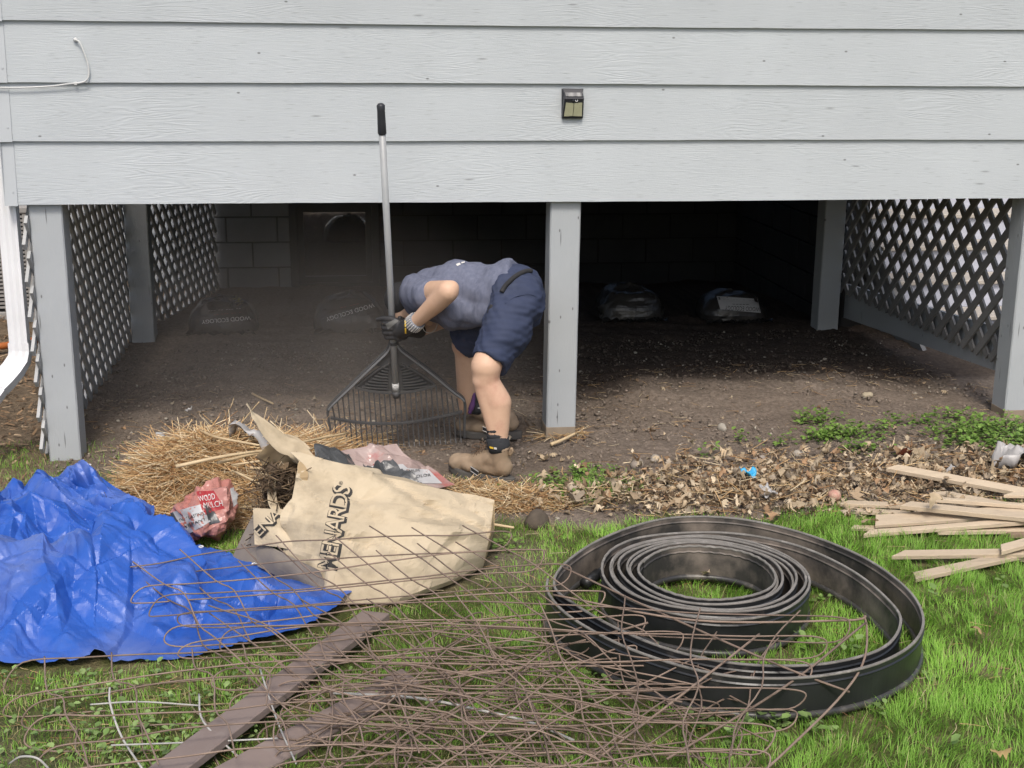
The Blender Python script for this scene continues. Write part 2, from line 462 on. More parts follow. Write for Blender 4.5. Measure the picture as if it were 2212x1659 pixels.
# ================================================================== blue tarp: a cloth sheet dropped over small mounds, then frozen
def drop_tarp(N=88, frames=44):
    A = np.array([-2.10, -.56]); B = np.array([-3.05, -.75]); Cq = np.array([-2.75, -2.06]); D = np.array([-.98, -1.82])
    u, v = np.meshgrid(np.linspace(0, 1, N), np.linspace(0, 1, N), indexing='ij')
    P = ((1 - u) * (1 - v))[..., None] * A + ((1 - u) * v)[..., None] * B + (u * v)[..., None] * Cq + (u * (1 - v))[..., None] * D
    P[..., 1] -= .44 * np.clip(np.sin(np.pi * v), 0, 1) ** .6 * u ** 3 * (1 - .72 * v)
    co = np.concatenate([P, np.full((N, N, 1), .34)], -1).reshape(-1, 3); co[:, 2] += np.random.default_rng(4).normal(0, .004, len(co))
    me = mesh_from('tarp', co, grid_faces(N, N)); o = bpy.data.objects.new('tarp', me); COL.objects.link(o)
    helpers = []
    def collide(bm, fr):
        m = bpy.data.meshes.new('mound'); bm.to_mesh(m); bm.free(); ob = bpy.data.objects.new('mound', m); COL.objects.link(ob); helpers.append(ob)
        ob.modifiers.new('collision', 'COLLISION'); ob.collision.cloth_friction = fr; ob.collision.thickness_outer = .006
    bm = bmesh.new(); bmesh.ops.create_grid(bm, x_segments=2, y_segments=2, size=5); collide(bm, 14)
    for (x, y, a, b, h) in ((-2.25, -1.62, .34, .17, .17), (-1.78, -1.55, .20, .20, .20), (-2.3, -1.0, .42, .30, .10), (-2.07, -.72, .07, .07, .15), (-2.75, -1.5, .3, .25, .15), (-1.35, -1.78, .20, .10, .05),
                            (-1.86, -1.12, .10, .16, .15), (-2.02, -1.86, .10, .09, .13), (-1.52, -1.80, .06, .13, .10), (-2.45, -1.93, .14, .06, .12)):
        bm = bmesh.new(); bmesh.ops.create_icosphere(bm, subdivisions=3, radius=1)
        for q in bm.verts: q.co = Vector((x + a * q.co.x, y + b * q.co.y, h * q.co.z))
        collide(bm, 10)
    cmod = o.modifiers.new('cloth', 'CLOTH'); s = cmod.settings
    s.quality = 7; s.mass = .15; s.tension_stiffness = 25; s.compression_stiffness = 25; s.shear_stiffness = 12; s.bending_stiffness = 6
    s.tension_damping = 8; s.compression_damping = 8; s.shear_damping = 8; s.bending_damping = 1.0; s.air_damping = 2
    s.shrink_min = -.03; s.shrink_max = -.03
    k = cmod.collision_settings; k.use_self_collision = True; k.self_distance_min = .006; k.distance_min = .006; k.collision_quality = 4
    f0 = SC.frame_current
    SC.frame_end = frames; cmod.point_cache.frame_end = frames
    for fr in range(1, frames + 1): SC.frame_set(fr)
    out = o.evaluated_get(bpy.context.evaluated_depsgraph_get()).to_mesh(); a = np.empty(len(out.vertices) * 3, np.float32); out.vertices.foreach_get('co', a)
    for ob in [o] + helpers:
        m = ob.data; bpy.data.objects.remove(ob); bpy.data.meshes.remove(m)
    SC.frame_set(f0)
    return a.reshape(-1, 3).astype(float), N
TV, TARP_N = drop_tarp()
cover(TV, 1)

# ================================================================== the raised house with its posts
XL = -2.437          # left corner of the siding
XR = 2.44
house = thing('raised_house', 'pale grey lap sided house front raised on square wooden posts', 'house', (0, 0, 0))
ZB = [1.125, 1.396, 1.641, 1.889, 2.14, 2.39, 2.64, 2.89, 3.14, 3.39]
rng = random.Random(3)
def siding_board(x0, x1, z0, z1, name='siding_board', y=0.0, par=house, m=None):
    n = max(6, int((x1 - x0) / .12)); V = []; F = []
    for i in range(n + 1):
        x = x0 + (x1 - x0) * i / n
        wv = .0022 * math.sin(x * 1.3 + z0 * 9) + rng.uniform(-.0007, .0007)
        V += [(x, y + .0, z0 + wv), (x, y + .018, z0 + wv), (x, y + .0335, z1), (x, y + .0155, z1)]
    for i in range(n):
        a = i * 4; b = a + 4
        F += [(a, b, b + 3, a + 3), (a + 1, a + 2, b + 2, b + 1), (a, a + 1, b + 1, b), (a + 3, b + 3, b + 2, a + 2)]
    F += [(0, 3, 2, 1), (n * 4, n * 4 + 1, n * 4 + 2, n * 4 + 3)]
    return link(name, mesh_from(name, V, F), m or M['siding'], par)
for i in range(len(ZB) - 1):
    siding_board(XL + .012, XR, ZB[i] if i else 1.125, ZB[i + 1] + .02)
# metal corner caps at the left end, one for each board
for i in range(len(ZB) - 1):
    b = MB(); z0, z1 = ZB[i] - .003, ZB[i + 1] - .004
    b.add([(XL - .004, -.005, z0), (XL + .050, -.005, z0), (XL + .050, .011, z1), (XL - .004, .011, z1),
           (XL - .004, -.002, z0), (XL + .050, -.002, z0), (XL + .050, .014, z1), (XL - .004, .014, z1)],
          [(0, 1, 2, 3), (7, 6, 5, 4), (0, 4, 5, 1), (1, 5, 6, 2), (2, 6, 7, 3), (3, 7, 4, 0)])
    b.box((XL - .0045, -.0045, z0 + .001), (XL - .0015, .06, z1))
    # nail head
    zz = z0 + .06; yy = -.005 + .016 * (zz - z0) / (z1 - z0)
    V, F = tube([(XL + .035, yy + .001, zz), (XL + .035, yy - .0025, zz)], .004, 8); b.add(V, F)
    b.build('corner_cap', M['capmetal'], house)
b = MB(); b.box((XR - .09, .081, 1.17), (XR - .01, 4.70, 3.4)); b.build('wall', M['siding'], house)
# body of the house behind the boards: sheathing, floor slab with joists, roof
b = MB(); b.box((XL + .03, .036, 1.17), (XR - .02, .08, 3.4)); b.build('wall', M['siding'], house)
b = MB(); b.box((XL + .17, .101, 1.17), (XL + .25, 4.70, 3.4)); b.build('wall', M['siding'], house)
b = MB(); b.box((XL + .251, .101, 1.33), (XR - .02, 4.72, 1.37)); b.build('floor_slab', M['underside'], house)
for i in range(11):
    x = XL + .26 + i * .405
    b = MB(); b.box((x, .16, 1.135), (x + .04, 4.70, 1.329)); b.build('joist', M['underside'], house)
b = MB(); b.box((XL + .17, .102, 1.135), (XR - .03, .142, 1.328)); b.build('rim_beam', M['underside'], house)
b = MB(); b.box((XL - .3, -.35, 3.401), (XR, 5.2, 3.46)); b.build('roof', M['underside'], house)
def post(x0, y0, z1=1.15, lean=0.0, w=.14):
    n = 12; V = []; F = []; zb = float(gz(x0 + w / 2, y0 + w / 2)) - .06
    c = .006
    ring = [(c, 0), (w - c, 0), (w, c), (w, w - c), (w - c, w), (c, w), (0, w - c), (0, c)]
    for i in range(n + 1):
        t = i / n; z = zb + (z1 - zb) * t
        for (px, py) in ring:
            V.append((x0 + px + lean * (1 - t) + rng.uniform(-.0006, .0006), y0 + py + rng.uniform(-.0006, .0006), z))
    for i in range(n):
        for k in range(8):
            l = (k + 1) % 8
            F.append((i * 8 + k, i * 8 + l, i * 8 + 8 + l, i * 8 + 8 + k))
    F += [tuple(range(8))[::-1], tuple(n * 8 + k for k in range(8))]
    return link('post', mesh_from('post', V, F), M['post'], house)
for (x, y, ln, lab) in ((-2.353, .03, 0, 'corner post standing beside the white downspout'), (-.07, .03, -.006, 'post standing behind the bending man'),
                        (2.214, .03, 0, 'post beside the right lattice'), (-2.345, 2.40, 0, None), (2.06, 2.25, .0, None)):
    p = post(x, y, 1.134 if y < 1 else 1.134, ln)
    if lab: p['label'] = lab

bare = pmat('bare_post_foot', (.30, .245, .18), (.22, .18, .135), scale=18, rough=.9, bump=.5, bscale=60, stretch=(1, 1, .3))
for (x, y, hgt, zb) in ((-.0765, .03, .058, float(gz(0, .1))), (2.214, .03, .045, float(gz(2.28, .1)))):
    MB().box((x - .0012, y - .0012, zb - .05), (x + .1412, y + .1412, zb + hgt)).build('bare_foot', bare, house, bevel=.004)
# ------------------------------------------------------------------ lattice screens
def lattice(name, label, P0, P1, z0, z1, mat, pitch=.153, sw=.038, th=.007, gap=.0005, face=1):
    P0 = np.array([*P0, 0.0]); P1 = np.array([*P1, 0.0]); L = np.linalg.norm(P1 - P0); d = (P1 - P0) / L
    nrm = np.array([-d[1], d[0], 0]); up = np.array([0, 0, 1.0])
    root = thing(name, label, 'lattice', (*(P0 + P1)[:2] / 2, z0), 'lattice screens under the house')
    H = z1 - z0
    for sgn in (1, -1):
        k0 = -H if sgn > 0 else 0.0
        s = k0 + rng.uniform(0, .05)
        while s < (L if sgn > 0 else L + H):
            # line: a = s + sgn*h ; clip to 0..L, 0..H
            h0, h1 = 0.0, H
            if sgn > 0:
                h0 = max(h0, -s); h1 = min(h1, L - s)
            else:
                h0 = max(h0, s - L); h1 = min(h1, s)
            if h1 - h0 > .03:
                ex = 0.012
                h0 -= rng.uniform(0, ex) if h0 > .001 else .0; h1 += 0.0
                a = P0 + d * (s + sgn * h0) + up * (z0 + h0); b_ = P0 + d * (s + sgn * h1) + up * (z0 + h1)
                off = nrm * (face * sgn * (th / 2 + gap))
                dirv = (d * sgn + up) / math.sqrt(2); side = np.cross(nrm, dirv)
                m = MB().bar(a + off, b_ + off, side, nrm, sw, th)
                m.build('slat', mat, root)
            s += pitch
    return root
lat_a = lattice('lattice_screen', 'grey diamond lattice running back from the post beside the downspout', (-2.368, .0), (-2.368, 2.57), -.03, 1.12, M['slat'], sw=.040, th=.014)
lat_b = lattice('lattice_screen', 'grey diamond lattice reaching the painted block wall', (-2.34, 2.56), (-2.03, 4.70), -.10, 1.12, M['slat'], sw=.040, th=.014)
lat_c = lattice('lattice_screen', 'shaded grey diamond lattice with stair treads visible behind it', (2.29, .16), (2.235, 2.34), .262, 1.12, M['slat_shade'], sw=.040, th=.012, face=-1)
b = MB(); b.add([(2.325, .05, .215), (2.35, .05, .215), (2.30, 2.36, .075), (2.275, 2.36, .075), (2.325, .05, .44), (2.35, .05, .44), (2.30, 2.36, .30), (2.275, 2.36, .30)],
                [(0, 3, 2, 1), (4, 5, 6, 7), (0, 1, 5, 4), (1, 2, 6, 5), (2, 3, 7, 6), (3, 0, 4, 7)])
b.build('skirt_board', M['post'], lat_c)

# ------------------------------------------------------------------ block foundation at the back with its window
WY = 4.75
wx0, wx1 = -1.445, -.735
wz0, wz1 = -.115, .62
foundation = thing('block_wall', 'grey painted concrete block foundation wall in the shade under the house', 'wall', (0, WY, -.3))
b = MB(); b.box((wx1, WY + .012, -.6), (2.44, WY + .19, 1.13)); b.build('mortar_joint', M['mortar_shade'], foundation)
b = MB()
for (a, c, e, f) in ((-2.35, wx0, -.6, 1.13), (wx0, wx1, -.6, wz0), (wx0, wx1, wz1, 1.13)):
    b.box((a, WY + .012, e), (c, WY + .19, f))
b.build('mortar_joint', M['mortar'], foundation)
bw, bh, jt = .402, .203, .012
rng2 = random.Random(8)
row = 0; z = -.332
while z < 1.12:
    x = -2.75 + (0.0 if row % 2 else bw / 2)
    while x < 2.3:
        x0, x1, z0, z1 = x + jt / 2, x + bw - jt / 2, z + jt / 2, min(z + bh - jt / 2, 1.125)
        pieces = [(max(x0, -2.30), x1)]
        if z1 > wz0 and z0 < wz1:
            pieces = []
            if x0 < wx0: pieces.append((max(x0, -2.30), min(x1, wx0 - .004)))
            if x1 > wx1: pieces.append((max(x0, wx1 + .004), x1))
        for (p, q) in pieces:
            if q - p > .03:
                yy = WY + rng2.uniform(-.0015, .0015)
                MB().box((p, yy, z0), (q, yy + .03, z1)).build('block', M['block_shade'] if p > wx1 else M['block'], foundation, bevel=.004)  # blocks right of the window get the painted-in shade
        x += bw
    z += bh; row += 1
MB().box((2.262, 2.40, -.6), (2.42, WY + .19, 1.13)).build('mortar_joint', M['mortar_shade'], foundation)
row = 0; z = -.332
while z < 1.12:
    y = 2.40 + (0.0 if row % 2 else -bw / 2)
    while y < WY:
        q0, q1 = max(y + jt / 2, 2.405), min(y + bw - jt / 2, WY - .004)
        if q1 - q0 > .03: MB().box((2.232, q0, z + jt / 2), (2.261, q1, min(z + bh - jt / 2, 1.125))).build('block', M['block_shade'], foundation, bevel=.004)
        y += bw
    z += bh; row += 1
win = thing('basement_window', 'dark framed basement window in the block wall reflecting the rake', 'window', ((wx0 + wx1) / 2, WY, wz0))
def frame(x0, x1, z0, z1, wd, y0, y1, name, par):
    m = MB(); m.box((x0, y0, z0), (x0 + wd, y1, z1)); m.box((x1 - wd, y0, z0), (x1, y1, z1))
    m.box((x0 + wd, y0 + .001, z0), (x1 - wd, y1, z0 + wd)); m.box((x0 + wd, y0 + .001, z1 - wd), (x1 - wd, y1, z1))
    return m.build(name, M['dark_frame'], par)
frame(wx0 + .002, wx1 - .002, wz0 + .002, wz1 - .002, .055, WY - .012, WY + .14, 'frame', win)
frame(wx0 + .058, wx1 - .058, wz0 + .058, wz1 - .058, .05, WY + .02, WY + .08, 'sash', win)
glass = bpy.data.materials.new('window_glass'); glass.use_nodes = True
gb = glass.node_tree.nodes['Principled BSDF']
gb.inputs['Base Color'].default_value = (.012, .013, .014, 1); gb.inputs['Roughness'].default_value = .03
gb.inputs['Specular IOR Level'].default_value = 1.0; gb.inputs['IOR'].default_value = 2.5
MB().box((wx0 + .10, WY + .045, wz0 + .10), (wx1 - .10, WY + .052, wz1 - .10)).build('pane', glass, win)
MB().box((wx0 + .04, WY + .141, wz0 + .02), (wx1 - .04, WY + .16, wz1 - .02)).build('backing_panel', M['room_dark'], win)
frame(wx0 - .05, wx1 + .05, wz0 - .05, wz0 + .001, .02, WY - .03, WY - .002, 'sill', win)

# ------------------------------------------------------------------ side of the house left of the lattice
sidewall = thing('house_wall', 'grey sided house wall behind the air conditioner', 'wall', (-3.6, 4.75, 0))
for i in range(14):
    siding_board(-7.5, -2.345, -.2 + i * .25, -.2 + i * .25 + .27, y=4.70, par=sidewall)
MB().box((-7.5, 4.74, -.3), (-2.345, 4.9, 3.4)).build('sheathing', M['siding'], sidewall)

farwall = thing('house_wall', 'grey sided house wall behind the outdoor stair', 'wall', (4.5, 4.75, 0))
for i in range(14):
    siding_board(2.46, 7.5, -.2 + i * .25, -.2 + i * .25 + .27, y=4.70, par=farwall)
MB().box((2.46, 4.74, -.3), (7.5, 4.9, 3.4)).build('sheathing', M['siding'], farwall)

# ------------------------------------------------------------------ outdoor stair beyond the right lattice
M['stair'] = pmat('stair_boards', (.50, .52, .60), (.44, .46, .53), scale=6, rough=.6, bump=.15, bscale=50, stretch=(1, 8, 8))
M['tread'] = pmat('stair_treads', (.50, .46, .40), (.42, .38, .33), scale=6, rough=.7, bump=.2, bscale=50, stretch=(1, 8, 8))
stair = thing('outdoor_stair', 'pale wooden outdoor stair rising beyond the right lattice', 'stairs', (3.1, 1.7, 0))
SX0, SX1, SY, SR, SN = 2.50, 3.75, 1.72, .175, .29
for i in range(9):
    y = SY + i * SN; z = .03 + i * SR
    MB().box((SX0, y, z), (SX1, y + .02, z + SR - .028)).build('riser', M['stair'], stair)
    MB().box((SX0 - .02, y - .028, z + SR - .027), (SX1 + .02, y + SN - .003, z + SR)).build('tread', M['tread'], stair, bevel=.004)
b = MB()
b.add([(SX0 - .05, SY - .03, -.05), (SX0 - .022, SY - .03, -.05), (SX0 - .022, SY + 9 * SN, 9 * SR - .02), (SX0 - .05, SY + 9 * SN, 9 * SR - .02),
       (SX0 - .05, SY - .03, .0), (SX0 - .022, SY - .03, .0), (SX0 - .022, SY + 9 * SN, 9 * SR + .1), (SX0 - .05, SY + 9 * SN, 9 * SR + .1)],
      [(0, 3, 2, 1), (4, 5, 6, 7), (0, 1, 5, 4), (1, 2, 6, 5), (2, 3, 7, 6), (3, 0, 4, 7)])
V = [(SX0 - .05, SY - .25, -.05), (SX0 - .05, SY + 9 * SN, -.05), (SX0 - .05, SY + 9 * SN, 9 * SR + .03), (SX0 - .05, SY - .25, .02)]
b2 = MB(); b2.add(V + [(v[0] + .027, v[1], v[2]) for v in V], [(3, 2, 1, 0), (4, 5, 6, 7), (0, 1, 5, 4), (1, 2, 6, 5), (2, 3, 7, 6), (3, 0, 4, 7)])
b2.build('stringer', M['slat_shade'], stair)
MB().box((2.85, .7, -.03), (4.2, 1.67, .035)).build('landing_pad', pmat('concrete', (.50, .48, .44), (.42, .40, .37), rough=.9, bump=.3), stair)

# ------------------------------------------------------------------ downspout
ds = thing('downspout', 'white ribbed metal downspout with bent outlet at the house corner', 'downspout', (-2.47, .09, 0))
def rib_prof(wd, dp):
    p = []; n = 6
    for i in range(n + 1):
        x = -wd / 2 + wd * i / n; p.append((x, -dp / 2 + (.004 if i % 2 else 0)))
    for i in range(n + 1):
        x = wd / 2 - wd * i / n; p.append((x, dp / 2 - (.004 if i % 2 else 0)))
    return p
def ds_run(P, name, wd=.083, dp=.062):
    P = np.asarray(P, float); pr = rib_prof(wd, dp); n = len(pr); V = []
    T = np.gradient(P, axis=0); T /= np.linalg.norm(T, axis=1)[:, None]
    for p, t in zip(P, T):
        ey = np.cross(t, np.array([1.0, 0, 0])); ey -= t * np.dot(ey, t); ey /= np.linalg.norm(ey); ex = np.cross(ey, t)
        for (a, c) in pr: V.append(p + ex * a + ey * c)
    F = [(i * n + k, i * n + (k + 1) % n, (i + 1) * n + (k + 1) % n, (i + 1) * n + k) for i in range(len(P) - 1) for k in range(n)]
    me = mesh_from(name, V, F); recalc(me); return link(name, me, M['white_metal'], ds)
A = W(44, 752, .09); A2 = A.copy(); A2[2] = 3.3; A2[0] += .004
ds_run([A2, A + [0, 0, .5], A + [0, 0, .02]], 'pipe', .078, .06)
e = [A + [0, 0, .03], A + [0, 0, -.01], A + [-.006, -.008, -.05], A + [-.03, -.03, -.09], A + [-.06, -.05, -.125], A + [-.09, -.07, -.155]]
ds_run(e, 'elbow', .088, .067)
ds_run([A + [-.085, -.066, -.15], A + [-.19, -.14, -.29], A + [-.30, -.22, -.44]], 'outlet', .083, .062)

# ------------------------------------------------------------------ air conditioner
ac = thing('air_conditioner', 'grey louvred outdoor air conditioner beside the house wall', 'air conditioner', (-3.45, 3.5, 0))
acm = pmat('ac_enamel', (.30, .29, .275), (.26, .25, .24), rough=.5, bump=.05)
acd = pmat('ac_coil', (.03, .03, .03), rough=.8, bump=.1)
x1, y0 = -3.075, 3.16; x0, y1, zt = x1 - .78, y0 + .78, .74
MB().box((x0 + .03, y0 + .03, .0), (x1 - .03, y1 - .03, zt - .02)).build('coil', acd, ac)
MB().box((x0 - .01, y0 - .01, zt - .03), (x1 + .01, y1 + .01, zt + .02)).build('top_cover', acm, ac, bevel=.01)
MB().box((x0, y0, -.02), (x1, y1, .05)).build('base_pan', acm, ac, bevel=.006)
for (cx, cy) in ((x0, y0), (x1 - .05, y0), (x0, y1 - .05), (x1 - .05, y1 - .05)):
    MB().box((cx, cy, .051), (cx + .05, cy + .05, zt - .031)).build('corner_post', acm, ac)
for i in range(24):
    z = .075 + i * .0265
    MB().box((x0 + .052, y0 + .004, z), (x1 - .052, y0 + .02, z + .014)).build('louvre', acm, ac)
    MB().box((x1 - .02, y0 + .052, z), (x1 - .004, y1 - .052, z + .014)).build('louvre', acm, ac)
for i in range(8):
    x = x0 + .06 + i * .085
    MB().box((x, y0 + .001, .06), (x + .014, y0 + .024, zt - .035)).build('louvre_rib', acm, ac)

# ------------------------------------------------------------------ orange pipe lying on the chips
op = pmat('orange_plastic', (.42, .13, .035), (.34, .10, .03), rough=.5, bump=.1)
P = [G(-60, 752, .03), G(0, 748, .035), G(60, 738, .035), G(88, 733, .03), G(150, 722, .03)]
pt = catmull(P, 10)
V, F = tube(pt, [.020 + .0025 * (i % 2) for i in range(len(pt))], 10)
tag(link('drain_pipe', mesh_from('drain_pipe', V, F), op, smooth=True), 'orange corrugated pipe lying on wood chips beyond the downspout', 'pipe')

# ------------------------------------------------------------------ cable on the siding
cm = pmat('cable_white', (.62, .63, .62), (.55, .56, .55), rough=.5, bump=0)
cb = thing('cable', 'thin white cable looping out of the siding near the corner', 'cable', (W(164, 86, -.01)))
pp = [(162, 85, .004), (164, 86, -.006), (172, 92, -.012), (182, 115, -.013), (190, 140, -.012), (192, 160, -.012), (186, 174, -.012), (172, 179, -.01), (150, 181, -.008), (110, 186, -.006), (50, 189, -.006), (0, 189, -.006), (-60, 188, -.006)]
V, F = tube(catmull([W(*q) for q in pp], 8), .0036, 8)
link('cable_run', mesh_from('cable_run', V, F), cm, cb, smooth=True)
V, F = tube([W(163, 86, .006), W(163, 86, -.007)], [.010, .006], 10); link('grommet', mesh_from('grommet', V, F), cm, cb, smooth=True)
q = W(163, 180, -.008); MB().box(q - [.006, .004, .008], q + [.006, .006, .006]).build('clip', cm, cb, bevel=.002)

# ------------------------------------------------------------------ solar lamp
blk = pmat('black_plastic', (.022, .024, .03), (.03, .032, .038), rough=.42, bump=.04, spec=.4)
lens = pmat('lamp_lens', (.50, .50, .34), (.44, .44, .29), scale=40, rough=.3, bump=.3, bscale=200)
pan = pmat('solar_cell', (.11, .11, .115), (.34, .34, .33), scale=90, rough=.2, bump=0, stretch=(1, .05, .05))
lx, lz0, lz1 = .016, 1.493, 1.622; hw = .0475
lamp = thing('solar_wall_lamp', 'small black solar wall lamp with two pale lens panels on the siding', 'lamp', (lx, .0, lz0))
ys = .012
prof = [(ys + .001, lz0), (-.012, lz0), (-.016, lz0 + .008), (-.050, lz0 + .088), (-.046, lz0 + .093), (-.018, lz1 - .016), (-.012, lz1), (ys + .004, lz1)]
V = [(lx - hw + (.004 if k in (2, 3, 4, 5) else 0), y, z) for k, (y, z) in enumerate(prof)] + [(lx + hw - (.004 if k in (2, 3, 4, 5) else 0), y, z) for k, (y, z) in enumerate(prof)]
n = len(prof); F = [(k, (k + 1) % n, n + (k + 1) % n, n + k) for k in range(n)] + [tuple(range(n))[::-1], tuple(range(n, 2 * n))]
me = mesh_from('housing', V, F); recalc(me); bev(me, .0025, 2); link('housing', me, blk, lamp)
# sloping top with solar cells
def on_face(a, c, t, off):
    (ya, za), (yc, zc) = a, c; y = ya + (yc - ya) * t; z = za + (zc - za) * t; nx = np.array([0, za - zc, yc - ya]); nx /= np.linalg.norm(nx); return y, z, nx
ya, za = prof[4]; yb, zb_ = prof[5]
for k in range(1):
    V = []
    for (sx, t) in ((-.037, .12), (.037, .12), (.037, .88), (-.037, .88)):
        V.append((lx + sx, ya + (yb - ya) * t - .0022, za + (zb_ - za) * t + .0022))
    link('solar_panel', mesh_from('solar_panel', V + [(v[0], v[1] + .004, v[2] - .004) for v in V], [(0, 1, 2, 3), (7, 6, 5, 4), (0, 4, 5, 1), (1, 5, 6, 2), (2, 6, 7, 3), (3, 7, 4, 0)]), pan, lamp)
ya, za = prof[2]; yb, zb_ = prof[3]
for sx in (-1, 1):
    V = []
    for (q, t) in ((.0012, .04), (.040, .02), (.036, .78), (.0012, .74)):
        V.append((lx + sx * q, ya + (yb - ya) * t - .004, za + (zb_ - za) * t))
    me = mesh_from('lens', V + [(v[0], v[1] + .006, v[2]) for v in V], [(0, 1, 2, 3), (7, 6, 5, 4), (0, 4, 5, 1), (1, 5, 6, 2), (2, 6, 7, 3), (3, 7, 4, 0)])
    recalc(me); link('lens', me, lens, lamp)
yq, zq = ya + (yb - ya) * .90, za + (zb_ - za) * .90
V, F = tube([(lx - .004, yq + .003, zq), (lx - .004, yq - .006, zq)], [.006, .0045], 12); link('sensor', mesh_from('sensor', V, F), blk, lamp)
V, F = tube([(lx + .010 + .0048 * math.cos(t), yq - .0035, zq + .0048 * math.sin(t)) for t in np.linspace(-3.6, .6, 14)], .0013, 6)
link('switch_ring', mesh_from('switch_ring', V, F), M['white_metal'], lamp)

# ================================================================== ground, one sheet out to the horizon
def spaced(a, b, step, far):
    mid = list(np.arange(a, b + 1e-6, step)); lo = []; hi = []; d = step; x = a
    while x > -far: d *= 1.35; x -= d; lo.append(x)
    d = step; x = b
    while x < far: d *= 1.35; x += d; hi.append(x)
    return np.array(lo[::-1] + mid + hi)
gx = spaced(-3.4, 3.0, .018, 150); gy = spaced(-3.8, 2.8, .018, 150)
XX, YY = np.meshgrid(gx, gy, indexing='ij')
near = (np.abs(XX) < 4) & (np.abs(YY) < 5.5)
LW = lawn(XX, YY)
ZZ = gz(XX, YY)
dirtm = (1 - LW) * near
ZZ = ZZ + dirtm * (0.022 * (fbm(XX, YY, .075, 3, 21) - .5) + .035 * (fbm(XX, YY, .30, 2, 27) - .5) + .010 * np.maximum(fbm(XX, YY, .05, 2, 31) - .58, 0) * 3)
# freshly raked furrows under the house
ZZ = ZZ + dirtm * sstep(.2, .6, YY) * .006 * np.sin((YY * 26 + 3 * fbm(XX, YY, .6, 2, 8) + XX * 7))
V = np.stack([XX, YY, ZZ], -1).reshape(-1, 3)
me = mesh_from('ground', V, grid_faces(len(gx), len(gy)))
chip = sstep(-2.30, -2.42, XX) * sstep(-.6, -.2, YY)
dirt_c = np.array([.27, .222, .18]); dirt_d = np.array([.19, .15, .118]); lawn_c = np.array([.10, .115, .035]); thatch = np.array([.22, .185, .10]); chip_c = np.array([.20, .15, .10])
n1 = fbm(XX, YY, .5, 4, 3)[..., None]; n2 = fbm(XX, YY, .12, 3, 13)[..., None]
c = dirt_c * (1 - n1) + dirt_d * n1
bay_shade = sstep(.55, 1.0, YY + .25 * (fbm(XX, YY, .5, 2, 40) - .5))[..., None] * sstep(-.2, .3, XX)[..., None]  # shade of the right bay, painted into the soil colour
c = c * (1 - bay_shade) + bay_shade * np.array([.105, .082, .066])
lc = lawn_c * (1 - sstep(.45, .75, n2)) + thatch * sstep(.45, .75, n2)
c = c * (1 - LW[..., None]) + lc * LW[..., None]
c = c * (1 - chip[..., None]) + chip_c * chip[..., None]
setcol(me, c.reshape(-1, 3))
gm = pmat('soil_and_lawn', (1.12, 1.12, 1.12), (.52, .52, .52), scale=48, detail=9.0, rough=.95, bump=1.0, bscale=85, attr=True, spec=.15, dist=.014)
ground = tag(link('ground', me, gm, org=(0, 0, 0), smooth=True), kind='structure')

R = np.random.default_rng(5)
def visible(x, y, pad=.35):
    """inside a generous fan in front of the camera"""
    dx = x - CAM_P[0]; dy = y - CAM_P[1]
    d = dx * math.sin(YAW) + dy * math.cos(YAW); s = dx * math.cos(YAW) - dy * math.sin(YAW)
    return (d > 2.2) & (np.abs(s) < d * .41 + pad)

# ------------------------------------------------------------------ broad-leaved weeds
def leaf_quads(cx, cy, cz, size, az, pitch, tone, wr=.8, cup=.25):
    """rounded leaf of six triangles: centre rib and two sides"""
    n = len(cx)
    T = np.array([(0, 0), (.35, .5), (.75, .42), (1, 0), (.75, -.42), (.35, -.5), (.5, 0)])
    V = np.empty((n, 7, 3), np.float32)
    ca, sa, cp, sp = np.cos(az), np.sin(az), np.cos(pitch), np.sin(pitch)
    for k, (a, b) in enumerate(T):
        l = a * size; s = b * size * wr; up = np.abs(b) * size * cup
        V[:, k, 0] = cx + ca * (l * cp - up * sp) - sa * s; V[:, k, 1] = cy + sa * (l * cp - up * sp) + ca * s; V[:, k, 2] = cz + l * sp + up * cp
    F6 = np.array([[6, 0, 5], [6, 5, 4], [6, 4, 3], [6, 3, 2], [6, 2, 1], [6, 1, 0]])
    return V.reshape(-1, 3), ((np.arange(n) * 7)[:, None, None] + F6[None]).reshape(-1, 3), np.repeat(tone, 7, 0)

wm = pmat('weed_leaf', (1, 1, 1), None, rough=.45, bump=0, attr=True, spec=.35, transl=.25)
def weeds(name, label, spots, size=(.012, .03), hmax=.06, colr=((.13, .24, .045), (.22, .34, .08))):
    xs, ys = [], []
    for (px, py, rx, ry, n) in spots:
        n = max(5, int(n * .45)); xs.append(px + rx * R.normal(0, .75, n)); ys.append(py + ry * R.normal(0, .75, n))
    x = np.concatenate(xs); y = np.concatenate(ys); n = len(x)
    k = 4; x = np.repeat(x, k) + R.normal(0, .012, n * k); y = np.repeat(y, k) + R.normal(0, .012, n * k); n *= k
    t = R.random((n, 1)); tone = (np.array(colr[0]) * (1 - t) + np.array(colr[1]) * t) * R.uniform(.7, 1.25, (n, 1))
    V, F, tn = leaf_quads(x, y, gz(x, y) + R.uniform(.004, hmax, n), R.uniform(*size, n), R.uniform(0, 6.28, n), R.uniform(-.3, .7, n), tone)
    me = mesh_from(name, V, F); setcol(me, tn)
    return tag(link(name, me, wm, smooth=True), label, 'weeds', kind='stuff')
sp = []
